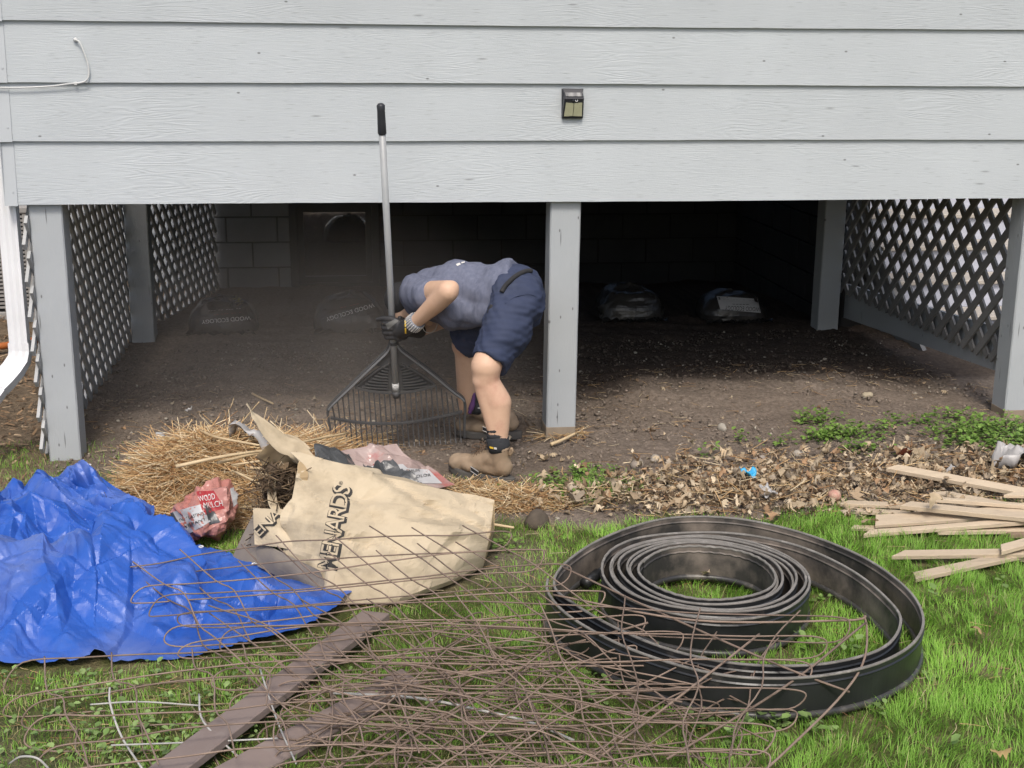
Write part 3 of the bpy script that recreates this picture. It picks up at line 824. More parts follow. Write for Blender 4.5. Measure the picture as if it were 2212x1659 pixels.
for (u, v, rx, ry, n) in ((1770, 915, .10, .05, 90), (1830, 945, .14, .06, 200), (1770, 955, .10, .04, 70), (1860, 975, .08, .05, 70), (1950, 925, .10, .03, 45), (2050, 915, .1, .06, 60),
                          (2130, 940, .2, .10, 420), (2190, 970, .14, .10, 260), (2080, 965, .1, .07, 110), (1590, 950, .03, .02, 14), (1680, 965, .04, .02, 14), (1530, 985, .03, .02, 8)):
    g = G(u, v, .02); sp.append((g[0], g[1], rx, ry, n))
weeds('weeds', 'green weeds growing through the dirt in front of the right lattice', sp, (.012, .028))
sp = []
for (u, v, rx, ry, n) in ((1250, 1030, .10, .07, 110), (1240, 1062, .16, .07, 170), (1180, 1045, .08, .06, 40), (1085, 1190, .05, .06, 40)):
    g = G(u, v, .0); sp.append((g[0], g[1], rx, ry, n))
weeds('clover', 'low clover patch growing near the centre post', sp, (.010, .022), .04)
sp = []
for (u, v, rx, ry, n) in ((330, 1500, .28, .10, 50), (180, 1560, .34, .12, 80), (330, 1600, .28, .12, 60), (100, 1640, .25, .10, 55), (40, 1480, .15, .1, 20), (430, 1640, .15, .1, 24), (820, 1560, .3, .2, 40)):
    g = G(u, v, .0); sp.append((g[0], g[1], rx, ry, n))
weeds('ground_ivy', 'round leaved weeds growing in the thin lawn under the wire', sp, (.009, .024), .04, ((.17, .28, .075), (.30, .41, .15)))
sp = []
for (u, v, rx, ry, n) in ((1640, 1560, .14, .035, 34), (1830, 1525, .05, .03, 14), (1740, 1590, .05, .05, 12), (1560, 1600, .06, .05, 10), (2080, 1560, .2, .2, 8), (1800, 1400, .1, .1, 8), (2050, 1290, .3, .2, 10), (1200, 1500, .4, .2, 24)):
    g = G(u, v, .0); sp.append((g[0], g[1], rx, ry, n))
weeds('lawn_weeds', 'round leaved weeds creeping beside the black coil', sp, (.018, .036), .045, ((.17, .28, .07), (.28, .40, .14)))

# ------------------------------------------------------------------ dry leaves
def oak(nr=6, seed=0):
    r = random.Random(seed); rows = []
    for i in range(nr * 2 + 1):
        t = i / (nr * 2); prof = math.sin(math.pi * min(1, t * 1.05 + .02)) ** .7
        lobe = 1.0 if i % 2 else .42
        wl = .42 * prof * lobe * r.uniform(.8, 1.15); wr_ = .42 * prof * lobe * r.uniform(.8, 1.15)
        if i in (0, nr * 2): wl = wr_ = .015
        sk = .06 if i % 2 else 0
        rows.append([(t + sk, wl), (t, 0.0), (t + sk, -wr_)])
    return np.array(rows).reshape(-1, 2)
_NR = 4
OAKS = [oak(_NR, s) for s in range(6)]
OF = []
for i in range(_NR * 2):
    a = i * 3
    OF += [(a, a + 1, a + 4), (a, a + 4, a + 3), (a + 1, a + 2, a + 5), (a + 1, a + 5, a + 4)]
OF = np.array(OF)
def oak_leaves(x, y, z, size, tone, curl=1.0, pitch_s=.35):
    n = len(x); k = len(OAKS[0]); V = np.empty((n, k, 3), np.float32)
    typ = R.integers(0, len(OAKS), n); P = np.stack(OAKS)[typ]
    l = P[..., 0] - .5; s = P[..., 1]
    c1 = R.normal(.9, .9, (n, 1)) * curl; c2 = R.normal(.8, .7, (n, 1)) * curl; tw = R.normal(0, .5, (n, 1)) * curl
    up = c1 * l * l + c2 * s * s * 1.6 + tw * l * s * 2 + R.normal(0, .02, l.shape)
    X = np.stack([l, s, up], -1) * size[:, None, None]
    az, pi, ro = R.uniform(0, 6.28, n), R.normal(0, pitch_s, n), R.normal(0, pitch_s, n)
    flip = np.where(R.random(n) < .35, math.pi, 0.0)
    ro = ro + flip
    cr, sr = np.cos(ro)[:, None], np.sin(ro)[:, None]
    Y2 = X[..., 1] * cr - X[..., 2] * sr; Z2 = X[..., 1] * sr + X[..., 2] * cr
    cp, sp_ = np.cos(pi)[:, None], np.sin(pi)[:, None]
    X3 = X[..., 0] * cp - Z2 * sp_; Z3 = X[..., 0] * sp_ + Z2 * cp
    ca, sa = np.cos(az)[:, None], np.sin(az)[:, None]
    V[..., 0] = X3 * ca - Y2 * sa + x[:, None]; V[..., 1] = X3 * sa + Y2 * ca + y[:, None]
    V[..., 2] = Z3 - Z3.min(1)[:, None] + z[:, None]
    F = ((np.arange(n) * k)[:, None, None] + OF[None]).reshape(-1, 3)
    return V.reshape(-1, 3), F, np.repeat(tone, k, 0)
def leaf_tone(n):
    P = np.array([(.43, .345, .235), (.33, .25, .165), (.52, .435, .315), (.22, .155, .10), (.34, .22, .13), (.30, .25, .19)])
    return P[R.choice(len(P), n, p=[.28, .24, .16, .12, .1, .1])] * R.uniform(.85, 1.5, (n, 1))
lm = pmat('dry_leaf', (1, 1, 1), (.8, .78, .75), scale=40, rough=.75, bump=.25, bscale=120, attr=True, spec=.2, transl=.15)
# the drift of litter between dirt and lawn
def drift(n, sz, zmax):
    u = R.uniform(1130, 2330, n * 3); v = R.normal(0, 1, n * 3)
    t = np.clip((u - 1130) / 1080, 0, 1)
    mid = 1085 - 50 * t * (1 - .0 * t) + 0; half = 18 + 40 * sstep(0, .35, t)
    vv = mid + v * half * .75
    ok = (vv > 985) & (vv < 1128) & (R.random(n * 3) < .25 + .75 * sstep(0.02, .4, t)); u, vv = u[ok][:n], vv[ok][:n]
    P = np.array([G(a, b, .0) for a, b in zip(u, vv)])
    x, y = P[:, 0], P[:, 1]
    return x, y, gz(x, y) + R.uniform(0, 1, len(x)) * zmax * (.3 + fbm(x, y, .2, 2, 71))
x, y, z = drift(1200, 0, .05)
a1 = oak_leaves(x, y, z, R.uniform(.016, .05, len(x)), leaf_tone(len(x)), 1.6, .6)
x, y, z = drift(3000, 0, .045); n = len(x)
a3 = leaf_quads(x, y, z + .004, R.uniform(.008, .036, n) * R.uniform(.6, 1.2, n), R.uniform(0, 6.28, n), R.normal(0, .5, n), leaf_tone(n) * R.uniform(.5, 1.15, (n, 1)), R.uniform(.25, .9, n), .5)
# sparse strays over dirt and lawn
ns = 330
xs = R.uniform(-2.4, 2.4, ns); ys = R.uniform(-1.1, .9, ns); ok = (lawn(xs, ys) < .9)
a2 = oak_leaves(xs[ok], ys[ok], gz(xs[ok], ys[ok]) + .002, R.uniform(.012, .04, ok.sum()), leaf_tone(ok.sum()), 1.0, .3)
def merge(*A):
    V = []; F = []; T = []; n = 0
    for (v, f, t) in A: V.append(v); F.append(f + n); T.append(t); n += len(v)
    return np.concatenate(V), np.concatenate(F), np.concatenate(T)
V, F, tn = merge(a1, a2, a3)
me = mesh_from('leaf_litter', V, F); setcol(me, tn)
tag(link('leaf_litter', me, lm, smooth=True), 'drift of broken dry leaves between the dirt and the lawn', 'leaf litter', kind='stuff')
# larger leaves one can pick out
big = [(1240, 1085, .10, 'curled oak leaf, dark inside, at the clover end of the leaf drift'), (1300, 1092, .085, 'oak leaf lying just above the left back of the black coil'), (1370, 1098, .10, 'folded oak leaf near the coil, left of the biggest pale leaf'),
       (1462, 1082, .125, 'biggest pale oak leaf, standing up behind the black coil'), (1330, 1066, .07, 'small oak leaf at the upper left of the leaf drift'), (1575, 1066, .09, 'oak leaf below the light blue scrap'),
       (1760, 1010, .085, 'pale oak leaf at the top of the drift below the middle weeds'), (1990, 990, .12, 'large pale oak leaf above the pointed topmost stake'), (1880, 1128, .075, 'tan oak leaf on the grass at the end of the stake pile'),
       (1670, 1122, .075, 'tan oak leaf on the grass behind the right of the coil'), (1720, 1095, .08, 'oak leaf in the drift below the pinkish fruit'), (1850, 1080, .08, 'pale oak leaf beside the tip of the furthest reaching stake'),
       (1950, 1060, .085, 'oak leaf pinned between two of the stakes'), (2090, 1030, .09, 'brown oak leaf under the topmost stake'), (2140, 1000, .09, 'pale oak leaf between the topmost stake and the weeds'),
       (1590, 1045, .075, 'oak leaf just under the blue scrap, lying flat'), (1500, 1048, .07, 'oak leaf in the middle of the drift left of the blue scrap'), (1690, 1035, .08, 'upturned oak leaf between the white scrap and the fruit'),
       (1405, 930, .05, 'lone small oak leaf on the bare dirt right of the centre post'), (1255, 1008, .06, 'small oak leaf on the dirt near the clover'), (1180, 985, .07, 'oak leaf on the dirt at the heel of the boot'), (1195, 1012, .06, 'oak leaf with a twisted tip beside the clover and the boot'),
       (1525, 1250, .05, 'small leaf on the grass inside the inner coil'), (2020, 1098, .075, 'lobed oak leaf resting on the broad stake')]
for i, (u, v, s, lab) in enumerate(big):
    zl = .095 if 'resting on' in lab else .03
    p = G(u, v, zl); one = np.array([0.0])
    V, F, tn = oak_leaves(np.array([p[0]]), np.array([p[1]]), np.array([float(gz(p[0], p[1])) + (zl if v > 1040 else .012)]), np.array([s]), leaf_tone(1) * .95, .9, .3)
    me = mesh_from('oak_leaf', V, F); setcol(me, tn)
    tag(link('oak_leaf', me, lm, smooth=True), lab, 'leaf', 'large dry oak leaves')
for (u, v, sz, t, lab) in ((1955, 998, .09, (.12, .035, .02), 'dark red oak leaf standing behind the topmost wooden stake'), (2110, 1365, .055, (.42, .30, .16), 'tan leaf alone on the lawn right of the coil'), (2160, 1640, .06, (.45, .33, .15), 'yellow tan leaf on the lawn at the bottom corner')):
    p = G(u, v, .03)
    V, F, tn = oak_leaves(np.array([p[0]]), np.array([p[1]]), np.array([float(gz(p[0], p[1])) + .03]), np.array([sz]), np.array([t]), .8, .25)
    me = mesh_from('oak_leaf', V, F); setcol(me, tn); tag(link('oak_leaf', me, lm, smooth=True), lab, 'leaf')

# ------------------------------------------------------------------ straw, twigs and clods
def strands(x, y, z, ln, wd, az, el, tone, bend):
    """thin three-sided bent stalks"""
    n = len(x); S = 4; V = np.empty((n, S, 3, 3), np.float32)
    for k in range(S):
        t = k / (S - 1) - .5
        ca = az + bend * t
        cx = x + np.cos(az) * np.cos(el) * ln * t - np.sin(az) * bend * ln * .35 * (t * t - .08); cy = y + np.sin(az) * np.cos(el) * ln * t + np.cos(az) * bend * ln * .35 * (t * t - .08); cz = z + np.sin(el) * ln * t
        for j in range(3):
            a = j * 2.094
            V[:, k, j, 0] = cx - np.sin(az) * np.cos(a) * wd; V[:, k, j, 1] = cy + np.cos(az) * np.cos(a) * wd; V[:, k, j, 2] = cz + np.sin(a) * wd
    F = []
    for k in range(S - 1):
        for j in range(3):
            l = (j + 1) % 3; F.append((k * 3 + j, k * 3 + l, k * 3 + 3 + l, k * 3 + 3 + j))
    F = np.array(F)
    return V.reshape(-1, 3), ((np.arange(n) * S * 3)[:, None, None] + F[None]).reshape(-1, 4), np.repeat(tone, S * 3, 0)
sm = pmat('straw', (1, 1, 1), None, rough=.6, bump=0, attr=True, spec=.3)
def straw_tone(n):
    P = np.array([(.66, .49, .27), (.52, .33, .155), (.74, .61, .40), (.36, .20, .09), (.60, .40, .20)])
    return P[R.integers(0, 5, n)] * R.uniform(.75, 1.3, (n, 1))
def heap(n, cx, cy, rx, ry, hh, ln=(.08, .36), wd=(.0007, .0021), flat=.30):
    a = R.uniform(0, 6.28, n); r = np.sqrt(R.random(n)); x = cx + rx * r * np.cos(a); y = cy + ry * r * np.sin(a)
    top = hh * np.sqrt(np.clip(1 - r ** 2, 0, 1)); z = gz(x, y) + top * R.random(n) ** .45 + .004
    return strands(x, y, z, R.uniform(*ln, n), R.uniform(*wd, n), R.uniform(0, 6.28, n), R.normal(0, flat, n), straw_tone(n), R.normal(0, .9, n))
c0 = G(420, 1010, .08); c1 = G(600, 990, .08); c2 = G(330, 1045, .03); c3 = G(690, 950, .02); c4 = G(470, 1100, .02); c5 = G(560, 1040, .1)
A = [heap(4800, c0[0] + .05, c0[1], .30, .24, .24), heap(2800, c1[0], c1[1], .36, .2, .18), heap(1300, c2[0] + .12, c2[1], .20, .18, .08), heap(700, c3[0], c3[1], .3, .1, .04), heap(1300, c4[0], c4[1], .42, .16, .06), heap(1500, c5[0], c5[1], .2, .2, .16)]
V, F, tn = merge(*A); me = mesh_from('straw_heap', V, F); setcol(me, tn)
tag(link('straw_heap', me, sm), 'tangled heap of tan straw behind the blue tarp', 'straw', kind='stuff')
c6 = G(1090, 1085, .0); c7 = G(1010, 1055, 0); c8 = G(1150, 1100, 0); c9 = G(1215, 945, 0)
A = [heap(700, c6[0], c6[1], .18, .12, .05, (.05, .2)), heap(350, c7[0], c7[1], .22, .06, .03, (.04, .15)), heap(220, c8[0], c8[1], .2, .06, .02, (.04, .15)), heap(60, c9[0], c9[1], .12, .05, .02, (.06, .22))]
V, F, tn = merge(*A); tn = tn * .85; me = mesh_from('straw', V, F); setcol(me, tn)
tag(link('straw', me, sm), 'loose straw strewn between the paper bag and the boot', 'straw', kind='stuff')
# thatch of dead grass in the lawn, and thin straws on the dirt
n = 9000; x = R.uniform(-3.2, 2.8, n); y = R.uniform(-4.0, -1.0, n); ok = (R.random(n) < .15 + .85 * sstep(.0, -1.4, x)) & visible(x, y) & (lawn(x, y) > .15) & free(x, y); x, y = x[ok], y[ok]; n = len(x)
a = strands(x, y, gz(x, y) + R.uniform(.002, .022, n), R.uniform(.02, .07, n), R.uniform(.0005, .0011, n), R.uniform(0, 6.28, n), R.normal(0, .15, n), straw_tone(n) * .8, R.normal(0, .8, n))
n = 1500; x = R.uniform(-2.4, 2.4, n); y = R.uniform(-1.2, 1.2, n); ok = lawn(x, y) < .6; x, y = x[ok], y[ok]; n = len(x)
b_ = strands(x, y, gz(x, y) + R.uniform(.003, .012, n), R.uniform(.015, .09, n), R.uniform(.0005, .0013, n), R.uniform(0, 6.28, n), R.normal(0, .12, n), straw_tone(n) * .75, R.normal(0, .8, n))
n = 700; x, y, z = drift(n, 0, .05); n = len(x)
c_ = strands(x, y, z + .01, R.uniform(.03, .16, n), R.uniform(.0008, .0025, n), R.uniform(0, 6.28, n), R.normal(0, .2, n), straw_tone(n) * .8, R.normal(0, .6, n))
V, F, tn = merge(a, b_, c_); me = mesh_from('dead_grass', V, F); setcol(me, tn)
tag(link('dead_grass', me, sm), 'dead grass blades and bits of straw scattered over lawn and dirt', 'straw', kind='stuff')
# clods and pebbles
bm = bmesh.new(); bmesh.ops.create_icosphere(bm, subdivisions=1, radius=1)
IV = np.array([v.co[:] for v in bm.verts]); IF = np.array([[v.index for v in f.verts] for f in bm.faces]); bm.free()
def clods(x, y, s, tone, sink=.3):
    n = len(x); k = len(IV)
    r = R.uniform(.6, 1.25, (n, k, 1)); st = R.uniform(.6, 1.2, (n, 1, 3)); a = R.uniform(0, 6.28, n)
    P = IV[None] * r * st * s[:, None, None]; ca, sa = np.cos(a)[:, None], np.sin(a)[:, None]
    V = np.empty((n, k, 3), np.float32); V[..., 0] = P[..., 0] * ca - P[..., 1] * sa + x[:, None]; V[..., 1] = P[..., 0] * sa + P[..., 1] * ca + y[:, None]; V[..., 2] = P[..., 2] * .75 + (gz(x, y) + s * sink)[:, None]
    return V.reshape(-1, 3), ((np.arange(n) * k)[:, None, None] + IF[None]).reshape(-1, 3), np.repeat(tone, k, 0)
n = 34000; x = R.uniform(-2.35, 2.4, n); y = -1.1 + 3.4 * R.random(n) ** 1.25; ok = lawn(x, y) < .5; x, y = x[ok], y[ok]; n = len(x)
s = .0022 + .011 * R.random(n) ** 5
tone = (np.array([.25, .205, .165]) * R.uniform(.55, 1.15, (n, 1)))
dm = (sstep(.5, 1.0, y) * sstep(-.2, .3, x))[:, None]; tone = tone * (1 - .5 * dm)  # same painted bay shade darkens the clods
pale = (R.random(n) < .05)[:, None]; tone = np.where(pale, np.array([.42, .38, .31]) * R.uniform(.6, 1.1, (n, 1)), tone)
V, F, tn = clods(x, y, s, tone); me = mesh_from('clods', V, F); setcol(me, tn)
cmat = pmat('clod', (1, 1, 1), (.8, .8, .8), scale=60, rough=.95, bump=.5, bscale=200, attr=True, spec=.15)
tag(link('dirt_clods', me, cmat), 'small clods and pebbles scattered on the bare dirt', 'dirt', kind='stuff')
for (u, v, s, t, lab) in ((1725, 990, .032, (.40, .36, .30), 'pale flat stone below the left patch of weeds'), (1872, 876, .022, (.42, .36, .26), 'small tan stone alone on the lit crest of the dirt'), (1375, 1010, .035, (.30, .26, .22), 'grey brown stone at the upper left of the leaf drift'),
                      (1420, 998, .028, (.36, .32, .27), 'pale stone on the dirt above the leaf drift left of the blue scrap'), (1640, 1000, .03, (.34, .30, .26), 'rounded stone on the dirt above the blue scrap'), (1155, 1130, .055, (.11, .09, .07), 'dark lump of earth beside the paper bag end'), (1560, 930, .022, (.36, .33, .28), 'small round stone in the middle of the bare dirt')):
    p = G(u, v, .01); V, F, tn = clods(np.array([p[0]]), np.array([p[1]]), np.array([s]), np.array([t]), .45)
    me = mesh_from('stone', V, F); bm = bmesh.new(); bm.from_mesh(me); bmesh.ops.subdivide_edges(bm, edges=bm.edges, cuts=2, use_grid_fill=True, smooth=.8); bm.to_mesh(me); bm.free()
    setcol(me, np.repeat(np.array([t]), len(me.vertices), 0))
    tag(link('stone' if s < .05 else 'earth_clod', me, cmat, smooth=True), lab, 'stone', None if s > .05 else 'pale stones on the dirt')
# wood chips beyond the lattice
n = 4500; x = R.uniform(-4.2, -2.36, n); y = R.uniform(-.35, 3.3, n); ok = (R.random(n) < .3 + .7 * sstep(-.5, .3, y)); x, y = x[ok], y[ok]; n = len(x)
P = np.array([(.33, .22, .13), (.24, .155, .09), (.42, .31, .20), (.18, .115, .07)])[R.integers(0, 4, n)] * R.uniform(.7, 1.2, (n, 1))
a = R.uniform(0, 6.28, n); el = R.normal(0, .25, n); ln = R.uniform(.015, .06, n); wd = R.uniform(.004, .012, n)
ca, sa = np.cos(a), np.sin(a); z = gz(x, y) + R.uniform(.004, .03, n)
V = np.empty((n, 4, 3), np.float32)
for k, (i, j) in enumerate(((-1, -1), (1, -.6), (.9, .8), (-.9, 1))):
    V[:, k, 0] = x + ca * i * ln / 2 - sa * j * wd / 2; V[:, k, 1] = y + sa * i * ln / 2 + ca * j * wd / 2; V[:, k, 2] = z + np.sin(el) * i * ln / 2 + j * wd * .2
F = (np.arange(n) * 4)[:, None] + np.arange(4)[None]
me = mesh_from('wood_chips', V.reshape(-1, 3), F); setcol(me, np.repeat(P, 4, 0))
tag(link('wood_chips', me, lm), 'brown wood chips covering the bed behind the downspout', 'wood chips', kind='stuff')

# ================================================================== black lawn edging, rolled up
edge_blk = pmat('edging_black', (.014, .015, .016), (.024, .025, .026), scale=9, rough=.36, bump=.12, bscale=60, spec=.5, c3=(.15, .13, .11), c3scale=7, c3cut=(.60, .85))
edge_dusty = pmat('edging_dusty_inside', (.030, .029, .028), (.055, .050, .045), scale=6, rough=.55, bump=.15, bscale=60, spec=.4, c3=(.24, .20, .165), c3scale=4, c3cut=(.42, .66))
edge_rim = pmat('edging_rim_dusty', (.235, .22, .20), (.15, .14, .125), scale=14, rough=.55, bump=.2, bscale=90, c3=(.36, .34, .31), c3scale=16, c3cut=(.55, .75))
edge_bead = pmat('edging_bead', (.026, .027, .028), (.06, .056, .05), scale=10, rough=.35, bump=.1, spec=.5, c3=(.20, .18, .15), c3scale=9, c3cut=(.55, .8))
HC = .128
cc = np.array([.148, -1.978])
pe = G(1585, 1140, HC)[:2] - cc
th_e = math.atan2(pe[1], pe[0]); r_e = np.linalg.norm(pe)
P = []
turns = 7.25; nseg = int(turns * 40)
rr = random.Random(2)
wob = [rr.uniform(-1, 1) for _ in range(12)]
for i in range(nseg):
    s = i / nseg; th = th_e + 2 * math.pi * turns * (1 - s)
    r = .208 + (.345 - .208) * s ** 1.05
    r += .007 * math.sin(th * 1.0 + 2 * s * 9) + .0045 * math.sin(th * 2.3 + 5 * s) + .003 * math.sin(th * 5.1 + 9 * s)
    P.append(np.array([cc[0] + r * 1.0 * math.cos(th), cc[1] + r * 1.04 * math.sin(th), 0.0]))
outer_px = [(1700, 1183), (1835, 1240), (1925, 1310), (1944, 1355), (1905, 1405), (1800, 1437), (1680, 1446), (1560, 1437), (1440, 1408), (1330, 1362), (1240, 1310), (1198, 1275), (1215, 1232), (1290, 1180), (1390, 1140),
            (1480, 1124), (1600, 1128), (1730, 1158), (1860, 1210), (1955, 1275), (1993, 1335), (1975, 1390), (1900, 1437), (1790, 1466), (1670, 1476), (1550, 1467), (1430, 1436), (1320, 1392), (1225, 1336), (1184, 1290), (1183, 1262)]
Q = [P[-14], P[-7], P[-1]] + [np.array([*G(u, v, HC)[:2], 0.0]) for u, v in outer_px]
path = np.concatenate([np.array(P[:-7]), catmull(Q, 10)[10:]])
# even spacing, keep it a little above the soil
dd = np.r_[0, np.cumsum(np.linalg.norm(np.diff(path, axis=0), axis=1))]
k = int(dd[-1] / .018); tt = np.linspace(0, dd[-1], k); path = np.stack([np.interp(tt, dd, path[:, j]) for j in range(3)], -1)
path[:, 2] = .016 + .004 * np.sin(tt * 2.1) + .003 * np.sin(tt * 5.3 + 1)
cover(path, 0)
coil = thing('edging_coil', 'rolled black plastic lawn edging with tight inner coil on the grass', 'lawn edging', (.148, -1.978, 0))
rip = .0012 * np.sin(tt * 170) * (tt < 1.4)
path2 = path.copy(); path2[:, 2] += rip
V, F = sweep(path2, [(-.0022, .016), (.0022, .016), (.0022, .100), (.0058, .104), (.0022, .108), (.0022, .1205), (-.0022, .1205), (-.0022, .108), (-.0058, .104), (-.0022, .100)])
es = link('edging_strip', mesh_from('edging_strip', V, F), [edge_blk, edge_dusty], coil, smooth=False)
for i, q in enumerate(es.data.polygons): q.material_index = 1 if (i < len(F) - 2 and i % 10 in (1, 2, 3, 4)) else 0
bead = [(.0115 * math.cos(a), .0115 + .0115 * math.sin(a)) for a in np.linspace(0, 2 * math.pi, 11)[:-1]]
V, F = sweep(path, bead); link('bottom_bead', mesh_from('bottom_bead', V, F), edge_bead, coil, smooth=True)
V, F = sweep(path2, [(-.0042, .1215), (.0034, .1215), (.0040, .1240), (.0030, .1268), (-.0036, .1272), (-.0048, .1245)])
link('top_rim', mesh_from('top_rim', V, F), edge_rim, coil, smooth=False)
# short joining pipe inside the left of the coil
V, F = tube([G(1262, 1262, .04), G(1292, 1240, .05)], [.019, .020], 14)
link('connector', mesh_from('connector', V, F), edge_blk, coil, smooth=True)

# ================================================================== rusty wire cages, flattened
rust = pmat('rusty_wire', (.18, .128, .096), (.255, .19, .15), scale=14, rough=.7, bump=.3, bscale=200, rand=.18, metal=.15, dist=.001)
galv = pmat('pale_wire', (.46, .45, .42), (.34, .33, .31), scale=9, rough=.5, bump=.1)
def cage(label, LE, RE, nlong, th, seed, jit=.02, wr=.0024, longs_out=.04, droop=0.0, zoff=0.0):
    """LE / RE: the left and right ends (x, y, z) of the first and last ring; the rings are bent flat into long loops"""
    r = random.Random(seed); (l0, l1, n) = LE; (r0, r1) = RE
    l0, l1, r0, r1 = (np.asarray(q, float) for q in (l0, l1, r0, r1))
    root = thing('wire_cage', label, 'wire fencing', (l0 + r1) / 2 * np.array([1, 1, 0]), 'rusty wire cages flattened on the lawn')
    tops, bots = [], []
    for k in range(n):
        t = k / (n - 1); a = l0 * (1 - t) + l1 * t + [r.uniform(-jit, jit), r.uniform(-jit, jit), r.uniform(-.008, .012)]
        b = r0 * (1 - t) + r1 * t + [r.uniform(-jit, jit), r.uniform(-jit, jit), r.uniform(-.008, .012)]
        d = b - a; L = np.linalg.norm(d); d /= L; up = np.array([0, 0, 1.0]); sd = np.array([-d[1], d[0], 0])
        sh = r.uniform(-.05, .05); ph = r.uniform(0, 6)
        m = 9; T = []; B = []
        for i in range(m + 1):
            q = i / m; wv = .010 * math.sin(q * 7 + ph) + r.uniform(-.004, .004)
            T.append(a + d * L * q + up * (th * (.75 + .5 * math.sin(math.pi * q)) / 2 + wv - droop * 4 * q * (1 - q)) + sd * (.020 + .02 * math.sin(q * 4 + ph)))
            B.append(a + d * L * q + up * (-th / 2 + wv * .5 - droop * 4 * q * (1 - q)) - sd * (.020 + .028 * math.sin(q * 3 + ph * 2)) + d * sh * 0)
        for q in T + B: q[2] = max(q[2], .006 + zoff)
        tops.append(T); bots.append(B)
        e = min(.05, .4 * th + .02)
        loop = T + [b + d * e + up * .2 * th - sd * .0] + B[::-1] + [a - d * e - up * .2 * th]
        pts = catmull(loop, 5, closed=True)
        V, F = tube(pts, wr, 6, closed=True); link('wire', mesh_from('wire', V, F), rust, root, smooth=True)
    for rows in (tops, bots):
        for j in range(nlong):
            q = (j + .5 + r.uniform(-.15, .15)) / nlong * 9; i = min(8, int(q)); f = q - i
            c = [rows[k][i] * (1 - f) + rows[k][i + 1] * f + np.array([r.uniform(-.008, .008), 0, wr * 1.6]) for k in range(n)]
            d0 = c[0] - c[1]; d1 = c[-1] - c[-2]
            c = [c[0] + d0 * r.uniform(.05, .5)] + c + [c[-1] + d1 * r.uniform(.05, .5)]
            for w_ in c: w_[2] = max(w_[2], .004 + zoff)
            V, F = tube(catmull(c, 3), wr, 6); link('wire', mesh_from('wire', V, F), rust, root, smooth=True)
    return root
z_ = lambda u, v, Y: W(u, v, Y)
cage('flattened rusty wire cage leaning on the front of the paper bag',
     (W(262, 1240, -1.72), G(640, 1640, .03), 9), (W(1085, 1165, -1.86), G(1700, 1560, .05)), 8, .05, 1)
cage('flattened rusty wire cage lying on weedy grass below the blue tarp',
     (G(28, 1478, .05), G(150, 1690, .05), 6), (G(1150, 1395, .05), G(1250, 1665, .05)), 8, .09, 2)
cage('flattened rusty wire cage with its open end resting on the black coil',
     (G(420, 1330, .10), G(930, 1690, .05), 6), (G(1800, 1352, .17), G(1610, 1655, .09)), 8, .06, 3, .02)
cage('flattened rusty wire cage over the brown boards in the middle of the lawn',
     (G(640, 1475, .06), G(600, 1720, .05), 5), (G(1480, 1500, .05), G(1640, 1700, .04)), 6, .06, 4, .02)
cage('flattened rusty wire cage lying crosswise on top of the others at the bottom',
     (G(640, 1600, .09), G(1190, 1700, .08), 6), (G(1010, 1335, .10), G(1600, 1470, .10)), 7, .06, 8, .04)
# the long bare edge wire at the right end of the cage
ew = catmull([G(1195, 1285, .16), G(1500, 1340, .165), G(1830, 1340, .17), G(1868, 1335, .17), G(1868, 1420, .14), G(1820, 1500, .11), G(1700, 1620, .08), G(1610, 1700, .06)], 8)
V, F = tube(ew, .0034, 7); tag(link('wire_rod', mesh_from('wire_rod', V, F), rust, smooth=True), 'bent rusty wire rod forming the corner over the black coil', 'wire rod')
for i, (pts, lab) in enumerate((([(1215, 1225, .15), (1440, 1330, .16), (1690, 1440, .15), (1835, 1495, .10)], 'rusty wire rod crossing the inner coil towards the corner'),
                                ([(1870, 1345, .17), (1700, 1480, .13), (1440, 1640, .06)], 'rusty wire rod running from the wire corner down to the grass'),
                                ([(1640, 1370, .16), (1500, 1480, .14), (1290, 1640, .05)], 'rusty wire rod sloping across the front of the outer loop'),
                                ([(1400, 1345, .16), (1200, 1400, .08), (900, 1480, .06), (640, 1600, .05)], 'rusty wire rod from the left edge of the coil to the brown board'),
                                ([(1230, 1390, .10), (820, 1640, .06), (760, 1700, .04)], 'thick rusty rod lying diagonally over the second brown board'),
                                ([(1110, 1410, .08), (840, 1580, .06), (700, 1680, .05)], 'rusty rod beside the tip of the second brown board'))):
    V, F = tube(catmull([G(*q) for q in pts], 8), .0034, 7)
    tag(link('wire_rod', mesh_from('wire_rod', V, F), rust, smooth=True), lab, 'wire rod')
for i, (pts, lab, rr_) in enumerate((([(237, 1485, .13), (238, 1520, .10), (262, 1590, .05), (310, 1665, .02)], 'pale metal stem standing in the weeds', .003),
                                ([(195, 1522, .06), (300, 1516, .06), (430, 1524, .05)], 'pale bent wire lying over the weeds', .0024),
                                ([(240, 1610, .05), (430, 1603, .05), (600, 1595, .05)], 'pale wire running beside the brown board', .0024),
                                ([(20, 1650, .03), (45, 1635, .07), (80, 1638, .08), (105, 1660, .05)], 'hooked pale wire at the bottom corner', .003),
                                ([(720, 1497, .05), (900, 1508, .055), (1040, 1535, .05), (1150, 1562, .03), (1240, 1600, .02)], 'long pale stalk lying across the wire and grass', .0042),
                                ([(560, 1440, .07), (600, 1560, .05), (640, 1650, .03)], 'pale thin stem over the long brown board', .0026),
                                ([(430, 1500, .07), (440, 1560, .06), (520, 1640, .03)], 'pale thin wire beside the long brown board', .0028))):
    V, F = tube(catmull([G(*q) for q in pts], 6), rr_, 7); tag(link('pale_stem', mesh_from('pale_stem', V, F), galv, smooth=True), lab, 'stem')
tie = pmat('green_tie', (.03, .12, .07), rough=.5, bump=0)
p0 = G(690, 1440, .08); rt = random.Random(6)
